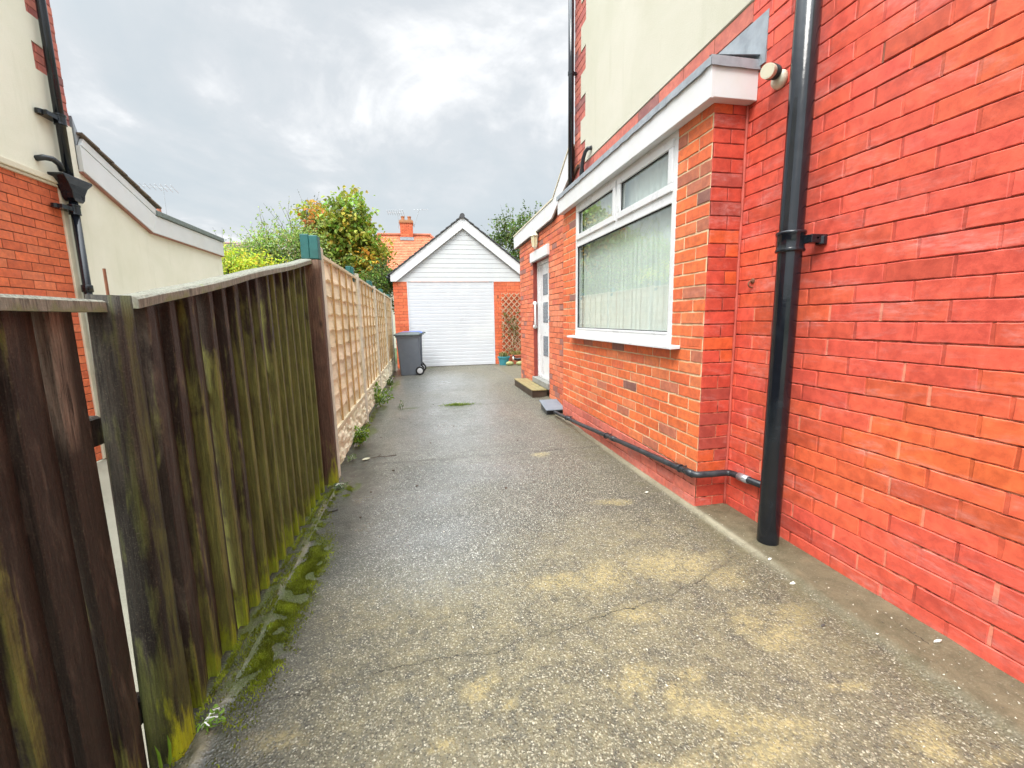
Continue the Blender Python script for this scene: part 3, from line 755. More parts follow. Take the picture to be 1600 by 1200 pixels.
# upper storey
YC = 5.28
mb = MB(); bricks(mb, PX(XW - .004, -1), YE0 + .002, YC, 2.866, 2.976, col_quoin, course=.110, length=.33, joint=.008, depth=.004, k=4, seed=21)
mb.build('brick_band', [M['brickfar'], M['mort_grey']], house)
mb = MB(); mb.box(XW, XW + .3, YE0, YC - .004, 0, 2.866); mb.build('inner_wall', M['mort_grey'], house)
rn = MB(); edge = []
zq = 2.984; seq = 0
prof = []
while zq < 5.6:
    wq = 4.90 if seq % 2 == 0 else 5.045
    prof += [(wq, zq), (wq + .02, zq + .235)]
    zq += .2415; seq += 1
poly = [(-2.0, 2.984)] + [(4.90, 2.984)] + prof + [(prof[-1][0], 5.6), (-2.0, 5.6)]
# built as horizontal strips so that the toothed edge stays clean
ip = [prof[i:i + 2] for i in range(0, len(prof), 2)]
for (y0, z0), (y1, z1) in ip:
    rn.box(XW - .013, XW + .02, -2.0, y0 + .01, z0, z0 + .2415)
rn.build('render', M['render_cream'], house)
mb = MB(); bricks(mb, PX(XW - .001, -1), 4.80, YC, 2.984, 5.6, col_quoin, course=.0805, length=.238, joint=.007, depth=.005, k=2, seed=23)
mb.face([(XW, YC, 2.7), (XW + 6, YC, 2.7), (XW + 6, YC, 5.6), (XW, YC, 5.6)], m=1)
mb.build('corner_quoins', [M['brickfar'], M['mort_grey']], house)
# rear single-storey part with the door
DY0, DY1, DZ0, DZ1 = 6.40, 7.34, .23, 2.18
YR = 8.36
mb = MB(); bricks(mb, PX(XW, -1), YE1, YR, 0, 3.22, col_rear, course=.0794, length=.235, joint=.008, depth=.0055, k=2, jit=.0025, seed=31,
    holes=[(DY0, DY1, 0, DZ1), (5.52, 5.70, 2.42, 2.49)], top=lambda y: 2.66 if y > 6.06 else 2.66 + (6.06 - y) * .68) if False else None
bricks(mb, PX(XW, -1), YE1, YR, 0, 2.66, col_rear, course=.0794, length=.235, joint=.008, depth=.0055, k=2, jit=.0022, seed=31, holes=[(DY0, DY1, 0, DZ1), (5.50, 5.68, 2.40, 2.47)])
bricks(mb, PX(XW, -1), YE1, 6.2, 2.668, 3.25, col_rear, course=.0794, length=.235, joint=.008, depth=.0055, k=2, seed=32, top=lambda y: 2.66 + max(0, (6.12 - y)) * .60)
bricks(mb, lambda u, z, d: (u, YR + d, z), XW, XW + 3.5, 0, 2.66, col_rear, course=.0794, length=.235, joint=.008, depth=.0055, k=1, seed=33)
rearw = mb.build('rear_wall', [M['brickfar'], M['mort_grey']], house)
rv = MB()
rv.face([(XW - .004, DY1, DZ0), (XW + .2, DY1, DZ0), (XW + .2, DY1, DZ1), (XW - .004, DY1, DZ1)]); rv.face([(XW, DY0, DZ0), (XW + .2, DY0, DZ0), (XW + .2, DY0, DZ1), (XW, DY0, DZ1)])
rv.face([(XW, DY0, DZ1), (XW + .2, DY0, DZ1), (XW + .2, DY1, DZ1), (XW, DY1, DZ1)])
rv.build('door_reveal', M['redpaint'], house)
vt = MB(); vt.box(XW + .03, XW + .05, 5.50, 5.68, 2.40, 2.47); vt.build('air_brick', M['darkvoid'], house)
ln = MB(); ln.box(XW - .045, XW + .02, DY0 - .04, DY1 + .06, DZ1 + .001, DZ1 + .155); ln.build('lintel', M['upvc_dirty'], house, bevel=.004)
XD = 1.985
dr = MB(); dr.box(XD - .02, XD + .05, DY0, DY0 + .06, DZ0, DZ1); dr.box(XD - .02, XD + .05, DY1 - .06, DY1 - .002, DZ0, DZ1); dr.box(XD - .019, XD + .05, DY0 + .06, DY1 - .06, DZ1 - .06, DZ1 - .002); dr.box(XD - .019, XD + .05, DY0 + .06, DY1 - .06, DZ0, DZ0 + .05)
door = dr.build('door', M['upvc'], house, bevel=.004)
dp = MB(); dp.box(XD, XD + .04, DY0 + .062, DY1 - .062, DZ0 + .052, DZ1 - .062); dp.build('door_panel', M['upvc'], door, bevel=.004)
for z0 in (.62, 1.17, 1.62):
    q = MB(); q.box(XD - .006, XD + .003, DY0 + .36, DY0 + .62, z0, z0 + .33); q.build('glazed_panel', M['darkglass'], door, bevel=.003)
q = MB(); q.tube([(XD - .03, DY0 + .12, 1.22), (XD - .05, DY0 + .12, 1.22), (XD - .05, DY0 + .24, 1.22)], .009, 8); q.box(XD - .02, XD, DY0 + .10, DY0 + .14, 1.10, 1.30); q.build('door_handle', M['metal'], door, smooth=False)
th = MB(); th.box(XW - .035, XD + .1, DY0 - .03, DY1 + .02, .135, DZ0 - .002); th.build('threshold', M['stonegrey'], house, bevel=.006)
# barge boards of the rear part
def boards(mb, pts_low, pts_up, x0, x1, col=(1, 1, 1)):
    n = len(pts_low)
    for i in range(n - 1):
        (a, za), (b, zb) = pts_low[i], pts_low[i + 1]; (c, zc), (d, zd) = pts_up[i], pts_up[i + 1]
        mb.add([(x0, a, za), (x0, b, zb), (x0, d, zd), (x0, c, zc), (x1, a, za), (x1, b, zb), (x1, d, zd), (x1, c, zc)],
               [(0, 3, 2, 1), (4, 5, 6, 7), (0, 1, 5, 4), (1, 2, 6, 5), (2, 3, 7, 6), (3, 0, 4, 7)], col)
bb = MB(); boards(bb, [(YC + .005, 2.97), (6.08, 2.625), (8.62, 2.60)], [(YC + .005, 3.29), (6.0, 2.86), (8.62, 2.83)], 1.84, 1.865)
bb.build('barge_board', M['upvc_dirty'], house, bevel=.003)
bt = MB(); boards(bt, [(YC + .005, 3.291), (6.0, 2.861), (8.64, 2.831)], [(YC + .005, 3.312), (6.0, 2.882), (8.64, 2.852)], 1.830, 1.90)
bt.box(XW - .03, XW + 3.5, 8.36, 8.60, 2.605, 2.63)
bt.build('barge_capping', M['cream_trim'], house)
sf = MB(); boards(sf, [(YE1 + .05, 2.985), (6.10, 2.600), (8.5, 2.585)], [(YE1 + .05, 3.02), (6.10, 2.625), (8.5, 2.60)], 1.866, 1.895); sf.build('barge_soffit', M['stepside'], house)
rf = MB(); rf.face([(1.9, YC, 3.30), (5.4, YC, 3.30), (5.4, 6.0, 2.87), (1.9, 6.0, 2.87)]); rf.face([(1.9, 6.0, 2.87), (5.4, 6.0, 2.87), (5.4, 8.62, 2.84), (1.9, 8.62, 2.84)]); rf.build('rear_roof', M['felt'], house)
gt = MB(); gt.box(1.87, 5.4, 8.62, 8.70, 2.66, 2.74); gt.build('gutter', M['blackplastic'], house, bevel=.02)

# soil pipe
px, py_ = 1.79, 1.872
sp = thing('soil_pipe', 'thick glossy black soil pipe standing against the red painted wall', 'pipe', (px, py_, 0))
q = MB(); q.lathe((px, py_, 0), [(.050, .0), (.0535, .02), (.0535, 1.555), (.0535, 5.4)], 40); q.build('pipe', M['blackpaint'], sp, smooth=True)
for zc in (1.60, 4.2):
    q = MB(); q.lathe((px, py_, zc), [(.0538, -.055), (.062, -.053), (.066, -.046), (.062, -.038), (.0605, -.03), (.0605, .022), (.064, .028), (.0665, .036), (.064, .044), (.0538, .046)], 40)
    q.build('collar', M['blackpaint'], sp, smooth=True)
    q = MB(); q.box(px + .02, XW + .002, py_ - .10, py_ - .055, zc - .022, zc + .018)
    q.lathe((XW - .02, py_ - .085, zc), [(.02, -.03), (.024, -.028), (.024, .008), (.012, .016)], 16, 'z')
    q.tube([(px + .055, py_ - .10, zc), (px + .055, py_ - .03, zc)], .009, 8)
    q.build('bracket', M['blackpaint'], sp, bevel=.004)

# wall hook, security light
q = MB(); q.lathe((XW - .004, 2.231, 1.44), [(.016, 0), (.016, -.004), (.008, -.008)], 12, 'x')
q.tube([(XW - .008 - .02 * math.sin(a) - .004, 2.231, 1.44 - .018 + .018 * math.cos(a)) for a in np.linspace(0, 4.2, 12)], .0045, 7)
tag(q.build('wall_hook', M['rust'], smooth=True), 'small rusty hook screwed into the red wall beside the inner corner', 'hook')
sl = thing('security_light', 'small cream and black spotlight fitting on the red wall beside the pipe top', 'lamp', (XW, 2.13, 2.47))
q = MB(); q.lathe((XW - .006, 2.12, 2.455), [(.045, 0.0), (.045, -.012), (.038, -.030), (.015, -.034)], 24, 'x'); q.build('base', M['lampcream'], sl, smooth=True)
d = Vector((-.75, -.35, -.18)).normalized(); c0 = Vector((XW - .03, 2.125, 2.49))
q = MB(); pts = [c0 + d * s for s in (.0, .02, .022, .034, .036, .048, .050, .062, .064, .074)]; q.tube(pts, [.020, .026, .034, .034, .029, .035, .030, .036, .031, .037], 24); q.build('lamp_holder', M['blackplastic'], sl)
q = MB(); q.tube([c0 + d * .072, c0 + d * .10, c0 + d * .112], [.033, .035, .034], 24, cap=True); q.tube([c0 + d * .1125, c0 + d * .104], [.030, .012], 24); q.build('bulb', M['lampcream'], sl)
q = MB(); q.tube([(XW - .02, 2.12, 2.455), tuple(c0)], .012, 10); q.build('bracket', M['lampcream'], sl)

# waste pipe and gully
wp = thing('waste_pipe', 'thin black waste pipe running low along the brick extension to the drain', 'pipe', (1.62, 3.7, 0.0))
def arc(p, a, b, r, n=6):
    p, a, b = Vector(p), Vector(a), Vector(b); u = (a - p).normalized() * r; v = (b - p).normalized() * r
    return [tuple(p + u * (1 - s) ** 2 + v * s ** 2) for s in np.linspace(0, 1, n)]
A_, B_, C_, D_ = (1.60, 5.16, .055), (1.632, 2.305, .255), (1.862, 2.285, .258), (1.862, 1.93, .285)
pts = [A_, (1.612, 4.2, .115), (1.622, 3.3, .185)] + arc(B_, A_, C_, .045) + arc(C_, B_, D_, .035) + [D_]
q = MB(); q.tube(pts, .0205, 14); q.build('pipe', M['blackplastic'], wp, smooth=True)
for p, a in (((1.606, 4.72, .083), (1.61, 4.60, .091)), ((1.620, 3.52, .166), (1.6215, 3.44, .173)), ((1.862, 2.20, .264), (1.862, 2.12, .270)), ((1.631, 2.40, .249), (1.6315, 2.33, .253))):
    q = MB(); q.tube([p, a], .0245, 14); q.build('coupling', M['blackplastic'] if p[0] < 1.8 else M['metal'], wp, smooth=True)
for y, x, z in ((4.70, 1.606, .085), (3.62, 1.619, .158), (2.46, 1.631, .246)):
    q = MB(); q.tube([(x, y, z + .0225), (x + .022, y, z + .01), (XE - .004, y, z + .012)], .006, 6); q.tube([(x + .025 * math.sin(a), y, z + .025 * math.cos(a)) for a in np.linspace(0, 6.28, 14)], .005, 6)
    q.build('clip', M['blackplastic'], wp)
gl = thing('drain_cover', 'blue grey sloping plastic drain cover on the ground at the extension corner', 'drain cover', (1.64, 5.42, 0))
q = MB(); vs = [(1.52, 5.25, .0), (1.76, 5.25, .0), (1.78, 5.66, .0), (1.54, 5.66, .0), (1.52, 5.25, .05), (1.76, 5.25, .05), (1.78, 5.66, .14), (1.54, 5.66, .14)]
q.add([(1.53, 5.28, -.01), (1.75, 5.28, -.01), (1.77, 5.64, -.01), (1.55, 5.64, -.01), (1.53, 5.28, .055), (1.75, 5.28, .055), (1.77, 5.64, .105), (1.55, 5.64, .105)],
      [(0, 3, 2, 1), (4, 5, 6, 7), (0, 1, 5, 4), (1, 2, 6, 5), (2, 3, 7, 6), (3, 0, 4, 7)]); q.build('box', M['blackplastic'], gl, bevel=.004)
q = MB(); q.add([(1.51, 5.24, .058), (1.77, 5.24, .058), (1.79, 5.67, .112), (1.53, 5.67, .112), (1.51, 5.24, .072), (1.77, 5.24, .072), (1.79, 5.67, .126), (1.53, 5.67, .126)],
      [(0, 3, 2, 1), (4, 5, 6, 7), (0, 1, 5, 4), (1, 2, 6, 5), (2, 3, 7, 6), (3, 0, 4, 7)]); q.build('lid', M['slate_blue'], gl, bevel=.004)

# upper pipes
rp = thing('rainwater_pipe', 'slim black rainwater pipe running up the cream rendered corner of the brick house', 'pipe', (1.83, 5.225, 2.66))
q = MB(); q.lathe((1.83, 5.225, 2.60), [(.033, 0), (.033, 3.0)], 20); q.build('pipe', M['blackpaint'], rp, smooth=True)
q = MB(); q.lathe((1.83, 5.225, 4.05), [(.033, -.02), (.038, -.018), (.038, .018), (.033, .02)], 20); q.box(1.84, 1.89, 5.20, 5.235, 4.035, 4.06); q.build('bracket', M['blackpaint'], rp)
vp = thing('vent_pipe', 'short bent black overflow pipe leaving the cream render above the window extension', 'pipe', (1.86, 4.85, 2.8))
pts = [(1.885, 4.70, 3.06), (1.85, 4.73, 3.06)] + [(1.84, 4.78, 3.045), (1.838, 4.83, 3.0), (1.838, 4.87, 2.93), (1.838, 4.93, 2.70), (1.838, 4.94, 2.64)]
q = MB(); q.tube(pts, .021, 12); q.build('pipe', M['blackplastic'], vp, smooth=True)
q = MB(); q.tube([(1.885, 4.88, 2.86), (1.838, 4.88, 2.86)], .011, 8); q.tube([(1.838, 4.872, 2.90), (1.838, 4.888, 2.84)], .026, 12); q.build('clip', M['blackplastic'], vp)

# door step, grab rail, lantern
st = thing('door_step', 'low dark step with a sandy tiled top below the white side door', 'step', (1.77, 7.17, 0))
q = MB(); q.box(1.645, 1.888, 6.49, 7.84, 0.002, .112); q.build('step_body', M['stepside'], st, bevel=.004)
m_, t__, bs_ = new_mat('sandy_step_tile'); co_ = objco(t__)
bk = t__.n('ShaderNodeTexBrick', ins={'Vector': t__.n('ShaderNodeMapping', ins={0: co_, 'Rotation': (0, 0, R_(90))}).outputs[0], 'Color1': (.34, .28, .13, 1), 'Color2': (.27, .22, .10, 1), 'Mortar': (.10, .08, .04, 1), 'Scale': 3.2, 'Mortar Size': .012})
t__.set(bs_, 'Base Color', t__.mix(t__.map(t__.noise(co_, 14, 6), .35, .7, 0, .6), bk.outputs[0], (.16, .14, .06))); bs_.inputs['Roughness'].default_value = .55
q = MB(); q.box(1.635, 1.892, 6.475, 7.855, .1125, .130); q.build('step_top', m_, st, bevel=.004)
gr = thing('grab_rail', 'white plastic grab rail fixed at the left of the side door', 'handrail', (1.92, 7.30, 1.1))
pts = [(1.92, 7.335, 1.50), (1.91, 7.27, 1.50), (1.905, 7.255, 1.46), (1.905, 7.255, 1.14), (1.91, 7.27, 1.10), (1.92, 7.335, 1.10)]
q = MB(); q.tube(pts, .018, 12); q.build('rail', M['upvc'], gr, smooth=True)
for z in (1.10, 1.50):
    q = MB(); q.lathe((1.92, 7.337, z), [(.036, 0), (.036, -.012), (.02, -.02)], 20, 'y'); q.build('mounting_plate', M['upvc'], gr, smooth=True)
lt = thing('wall_lantern', 'cream six-sided wall lantern above the side door', 'lamp', (1.84, 7.0, 2.36))
lx, ly, lz = 1.835, 6.98, 2.375
q = MB(); q.lathe((lx, ly, lz), [(.012, -.02), (.030, 0), (.040, .012), (.040, .02)], 6); q.build('lantern_base', M['lampcream'], lt)
q = MB(); q.lathe((lx, ly, lz), [(.066, .172), (.078, .180), (.058, .205), (.024, .25), (.010, .268)], 6); q.build('lantern_cap', M['lampcream'], lt)
q = MB(); q.lathe((lx, ly, lz), [(.040, .0205), (.058, .1715)], 6); q.build('glass', M['lampglass'], lt)
q = MB()
for k in range(6):
    a = 2 * math.pi * k / 6; q.tube([(lx + .042 * math.cos(a), ly + .042 * math.sin(a), lz + .015), (lx + .060 * math.cos(a), ly + .060 * math.sin(a), lz + .178)], .005, 5)
q.box(lx + .03, XW - .004, ly - .02, ly + .02, lz + .165, lz + .215); q.build('frame', M['lampcream'], lt)

# ------------------------------------------------------------------ left-hand (neighbour) house
XL = -3.5
nb = thing('neighbour_house', 'cream rendered house with orange brick ground floor and pale rear extension beyond the fence', 'house', (XL, 5.5, -.2))
mb = MB(); bricks(mb, PX(XL, 1), .5, 5.355, -.19, 2.64, col_left, course=.0812, length=.243, joint=.0075, depth=.004, k=2, jit=.0008, seed=41)
mb.build('brick_wall', [M['brickfar'], M['mort_left']], nb)
q = MB(); q.box(XL - .3, XL + .012, 5.357, 5.66, -.19, 3.3); q.prism([(5.662, -.19), (8.90, -.19), (8.90, 2.47), (6.80, 2.50), (5.662, 2.90)], XL - .3, XL + .006, 'x')
q.box(XL - 5, XL - .3, 8.6, 8.9, -.19, 2.5)
q.build('rear_wall', M['render_left'], nb)
q = MB(); q.box(XL, XL + .022, 5.34, 5.405, -.19, 2.62); q.build('corner_trim', M['cream_trim'], nb, bevel=.004)
q = MB(); q.box(XL, XL + .045, .5, 5.42, 2.642, 2.70); q.box(XL, XL + .03, .5, 5.42, 2.615, 2.641); q.build('string_course', M['cream_trim'], nb, bevel=.008)
q = MB(); zq = 2.702; seq = 0
while zq < 5.8:
    wq = 5.32 if seq % 2 == 0 else 5.505
    if zq < 3.2: wq = 5.50
    q.box(XL - .2, XL + .013, .5, wq - .01, zq, zq + .245 - .0); zq += .245; seq += 1
q.build('render', M['render_left'], nb)
mb = MB(); bricks(mb, PX(XL - .001, 1), 5.25, 5.655, 2.95, 5.8, col_quoin, course=.0812, length=.20, joint=.007, depth=.006, k=1, seed=42)
mb.box(XL - 5, XL - .002, 5.4, 5.65, 2.5, 5.8, m=1)
mb.build('corner_quoins', [M['brickfar'], M['mort_left']], nb)
q = MB(); boards(q, [(5.672, 2.876), (6.80, 2.465), (8.905, 2.450)], [(5.672, 3.135), (6.905, 2.700), (8.905, 2.690)], XL + .01, XL + .055)
q.build('barge_board', M['upvc_dirty'], nb, bevel=.003)
q = MB(); boards(q, [(5.674, 2.862), (6.795, 2.452), (8.90, 2.437)], [(5.674, 2.875), (6.80, 2.464), (8.90, 2.449)], XL + .008, XL + .045); q.build('barge_bead', M['copper_old'], nb)
q = MB(); boards(q, [(5.70, 3.145), (6.93, 2.712)], [(5.74, 3.225), (6.96, 2.790)], XL + .012, XL + .050); q.build('verge_board', M['upvc_dirty'], nb, bevel=.003)
q = MB(); nt_ = 6
for i in range(nt_):
    a, b = i / nt_, (i + 1) / nt_ + .02
    ya, za, yb, zb = 5.70 + 1.30 * a, 3.255 - .435 * a, 5.70 + 1.30 * b, 3.255 - .435 * b
    h = .018
    q.add([(x, y, z) for x in (XL + .075, XL - 4) for y, z in ((ya, za), (yb, zb + .010), (yb, zb + .010 + h), (ya, za + h))],
          [(0, 1, 2, 3), (7, 6, 5, 4), (0, 4, 5, 1), (1, 5, 6, 2), (2, 6, 7, 3), (3, 7, 4, 0)])
q.build('roof_tiles', M['tilebrown'], nb)
q = MB(); boards(q, [(6.92, 2.705), (8.93, 2.695)], [(6.92, 2.775), (8.93, 2.765)], XL - 4, XL + .075); q.build('felt_roof', M['felt'], nb, bevel=.008)
q = MB(); q.box(XL - 4, XL + .02, 8.93, 9.02, 2.56, 2.63); q.build('gutter', M['blackplastic'], nb, bevel=.02)
q = MB(); q.add([(XL + .02, 5.672, 3.13), (XL + .02, 5.74, 3.24), (XL + .02, 5.672, 3.42), (XL - .3, 5.672, 3.13), (XL - .3, 5.74, 3.24), (XL - .3, 5.672, 3.42)], [(0, 1, 2), (3, 5, 4), (0, 3, 4, 1), (1, 4, 5, 2), (0, 2, 5, 3)]); q.build('flashing', M['lead'], nb)

lp = thing('downpipe', 'black cast iron downpipe with hopper on the cream neighbouring house', 'pipe', (-3.42, 5.405, 0))
q = MB(); q.lathe((-3.42, 5.405, 0), [(.038, 2.70), (.038, 5.8)], 20); q.lathe((-3.42, 5.405, 0), [(.036, -.19), (.036, 2.52)], 20); q.build('pipe', M['blackpaint'], lp, smooth=True)
q = MB()
def ring(w1, w2, z): return [(-3.42 - w2, 5.42 - w1, z), (-3.42 + w2, 5.42 - w1, z), (-3.42 + w2, 5.42 + w1, z), (-3.42 - w2, 5.42 + w1, z)]
rs = [ring(.052, .045, 2.50), ring(.075, .052, 2.53), ring(.085, .055, 2.585), ring(.125, .06, 2.655), ring(.19, .07, 2.715), ring(.19, .07, 2.735)]
vs = [p for r in rs for p in r]; fs = [(3, 2, 1, 0), (20, 21, 22, 23)] + [(i * 4 + k, i * 4 + (k + 1) % 4, i * 4 + 4 + (k + 1) % 4, i * 4 + 4 + k) for i in range(5) for k in range(4)]
q.add(vs, fs); q.build('hopper', M['blackpaint'], lp, bevel=.006)
for z in (3.27, 2.42):
    q = MB(); q.lathe((-3.42, 5.405, z), [(.043, -.05), (.050, -.046), (.047, -.03), (.047, .03), (.052, .036), (.052, .05), (.043, .056)], 20)
    q.box(-3.49, -3.40, 5.22, 5.40, z - .02, z + .02); q.lathe((-3.46, 5.22, z), [(.03, -.02), (.03, .02)], 10)
    q.build('bracket', M['blackpaint'], lp)
q = MB(); q.lathe((-3.42, 5.405, 1.6), [(.043, -.0), (.048, .004), (.048, .07), (.043, .075)], 20); q.build('joint_ring', M['blackpaint'], lp, smooth=True)
sw = MB(); sw.tube([(-3.49, 5.13, 2.82), (-3.43, 5.14, 2.835), (-3.40, 5.20, 2.84), (-3.40, 5.27, 2.82), (-3.41, 5.31, 2.77)], .026, 12)
tag(sw.build('waste_spout', M['blackplastic'], smooth=True), 'short bent black waste pipe pouring into the iron hopper of the neighbouring house', 'pipe')

# ------------------------------------------------------------------ dark timber fence
def plank(mb, y0, w, xf, z0, z1, rnd, alg, foot, edge=.030, thick=.014, far=.024, pale=0):
    """vertical feather board, near edge stands proud and shows to the camera"""
    N = 16
    ph0 = rnd.uniform(.75, 1.15); foot *= ph0
    sec = [(y0 + .002, xf - edge - .012), (y0, xf - .003), (y0 + .003, xf), (y0 + w * .28, xf - .002), (y0 + w * .62, xf - far * .55), (y0 + w, xf - far), (y0 + w, xf - far - thick * .6), (y0 + w * .3, xf - edge - .002)]
    am = [1, 1, 1, .60, .06, .0, 0, .3]
    vs, vc = [], []
    lean = rnd.uniform(-.006, .006); ph = rnd.random() * 9
    for i in range(N + 1):
        s = i / N; z = z0 + (z1 - z0) * s
        wob = .0022 * math.sin(s * 7 + ph) + lean * s
        for k, (yy, xx) in enumerate(sec):
            vs.append((xx + .0015 * math.sin(s * 5 + ph + k), yy + wob, z if i else z + rnd.uniform(-.012, .006)))
            hf = max(0, 1 - z / foot)
            vc.append((min(1, alg * am[k] * (1.0 - .62 * s ** 2.5) + .55 * hf * (0.4 + am[k] * .6)), max(0, (1.25 * hf - .25)) * (.45 + .55 * am[k]), pale * (1 if z > z1 - .25 and am[k] > .5 else 0)))
    n = len(sec)
    fs = [(i * n + k, i * n + (k + 1) % n, (i + 1) * n + (k + 1) % n, (i + 1) * n + k) for i in range(N) for k in range(n)] + [tuple(range(n))[::-1], tuple(range(N * n, N * n + n))]
    mb.add(vs, fs, vcols=vc)

tf = thing('timber_fence', 'dark brown vertical board fence with green algae beside the driveway', 'fence', (-.80, 1.3, 0))
rnd = random.Random(12)
# near run
mb = MB(); y = -1.335
while y < 1.06:
    w_ = .112
    near = y > .9
    plank(mb, y + .052, w_ - .010, -.775, -.02, 1.285, rnd, rnd.uniform(.18, .62), .28, edge=.026, pale=1 if abs(y - 1.06) < .05 else 0)
    y += .1035
mb.build('board_panel', M['fence_dark'], tf)
mb = MB(); plank(mb, 1.17, .13, -.850, -.18, .42, rnd, .1, .2, edge=.012); mb.build('patch_board', M['fence_dark'], tf)
mb = MB(); mbb = MB()
topf = lambda y: 1.325 + (y - 1.42) * .182
y = 1.418; i = 0
m2 = MB(); plank(m2, 1.352, .10, -.835, -.05, topf(1.33) - .03, rnd, .0, .01, edge=.012); m2.build('gap_shade_board', M['darkvoid'], tf)  # black board standing in for the shadowed gap beside the near post
while y < 3.28:
    w_ = .122 + rnd.uniform(-.006, .006)
    gap = .009 if i in (2, 7, 10) else 0
    al = (.30, .42, .95, .75, .62, 1.0, .9, 1.0)[i] if i < 8 else 1.05
    plank(mb, y, w_, -.772 + rnd.uniform(-.004, .004), rnd.uniform(-.03, -.012), topf(y + .05) - .028, rnd, al, .34, edge=.038, far=.034)
    if not gap: mbb.box(-.848, -.836, y + w_ - .03, y + w_ + .03, .03, topf(y) - .05)  # added strips that block light behind the seams, coloured dark like shade
    y += w_ + .006 + gap * .6; i += 1
mb.build('board_panel', M['fence_dark'], tf); mbb.build('light_stop_strip', M['stepside'], tf)
def rail(pts, w, h, name, mat, seed):
    mb = MB(); r = random.Random(seed); N = len(pts); vs = []; vc = []
    for i, (x, y, z) in enumerate(pts):
        j = r.uniform(-.002, .002)
        for dx, dz in ((-w / 2, -h / 2), (w / 2 + j, -h / 2), (w / 2 + j, h / 2 - .006), (w / 2 - .008, h / 2 + j), (-w / 2, h / 2 + j)):
            vs.append((x + dx, y, z + dz)); vc.append((.42 + r.uniform(-.1, .3) if dz < 0 else .22, .15 if dz < 0 else .05, .12))
    fs = [(i * 5 + k, i * 5 + (k + 1) % 5, i * 5 + 5 + (k + 1) % 5, i * 5 + 5 + k) for i in range(N - 1) for k in range(5)] + [(0, 1, 2, 3, 4), tuple(range(N * 5 - 5, N * 5))[::-1]]
    mb.add(vs, fs, vcols=vc); return mb.build(name, mat, tf)
rail([(-.79, y, 1.298 + .002 * math.sin(y * 5)) for y in np.linspace(-1.3, 1.245, 14)], .075, .030, 'capping_rail', M['rail_wood'], 1)
rail([(-.79, y, topf(y) - .008 + .003 * math.sin(y * 6)) for y in np.linspace(1.365, 3.385, 18)], .075, .030, 'capping_rail', M['rail_wood'], 2)
for z0 in (.16, .98):
    rail([(-.865, y, z0) for y in (-1.3, 1.30)], .05, .075, 'rear_rail', M['fence_dark'], 3)
    rail([(-.84, y, z0) for y in (1.38, 3.36)], .05, .075, 'rear_rail', M['fence_dark'], 4)
def post(x0, x1, y0, y1, z1, name, mat, parent, seed, alg, lean=0, z0=-.15, leanx=0, taper=0):
    r = random.Random(seed); mb = MB(); N = 26; K = 20; vs = []; vc = []
    cx, cy, hx, hy = (x0 + x1) / 2, (y0 + y1) / 2, (x1 - x0) / 2, (y1 - y0) / 2
    for i in range(N + 1):
        z = z0 + (z1 - z0) * i / N
        for k in range(K):
            a = 2 * math.pi * k / K; ca, sa = math.cos(a), math.sin(a); p = 5.5
            q = (abs(ca) ** p + abs(sa) ** p) ** (-1 / p)
            nz = 1 + .045 * mnoise.noise(Vector((ca * 1.6, sa * 1.6, z * 2.2 + seed)))
            tp = 1 - taper * max(0, z) / z1; nz *= tp; x = cx + hx * ca * q * nz + leanx * z; y = cy + hy * sa * q * nz + lean * z
            vs.append((x, y, z + (.006 * mnoise.noise(Vector((ca * 2, sa * 2, 5))) if i == N else 0)))
            side = max(0, ca * .75 - sa * .3)
            hf = max(0, 1 - z / .42)
            vc.append((min(1, alg * (.35 + .8 * max(0, mnoise.noise(Vector((ca * 2.2, sa * 2.2, seed))) + side * .6)) + .4 * hf), max(0, 1.3 * hf - .25) * (.3 + side), .35 if (i == N or (sa < -.3 and z > z1 - .5)) else 0))
    fs = [(i * K + k, i * K + (k + 1) % K, (i + 1) * K + (k + 1) % K, (i + 1) * K + k) for i in range(N) for k in range(K)] + [tuple(range(N * K, N * K + K))]
    mb.add(vs, fs, vcols=vc); return mb.build(name, mat, parent, smooth=True)
post(-.832, -.740, 1.235, 1.335, 1.325, 'post', M['post_black'], tf, 3, .8, leanx=.012, taper=.22)
post(-.815, -.705, 3.375, 3.475, 1.69, 'post', M['post_brown'], tf, 8, .30)

# ------------------------------------------------------------------ lattice panel fence
lf = thing('panel_fence', 'pale woven slat panel fence between concrete posts along the drive', 'fence', (-.76, 7.3, 0))
PY_ = [3.575, 5.47, 7.34, 9.21, 11.08]
rnd = random.Random(22)
for i, y in enumerate(PY_):
    q = MB(); q.add([(x, yy, z) for z in (-.15, 1.80) for x, yy in ((-.80, y - .045), (-.735, y - .045), (-.715, y - .03), (-.715, y + .03), (-.735, y + .045), (-.80, y + .045))],
                    [(5, 4, 3, 2, 1, 0), (6, 7, 8, 9, 10, 11)] + [(k, (k + 1) % 6, 6 + (k + 1) % 6, 6 + k) for k in range(6)])
    q.build('post', M['post_conc'], lf, bevel=.004)
    q = MB(); q.box(-.845 + .012, -.775, y - .14, y - .06, 1.70 if i == 0 else 1.2, 1.875); q.box(-.772, -.712 if i == 0 else -.75, y - .15, y - .062, 1.70, 1.865); q.build('teal_post_end', M['teal'], lf, bevel=.005)
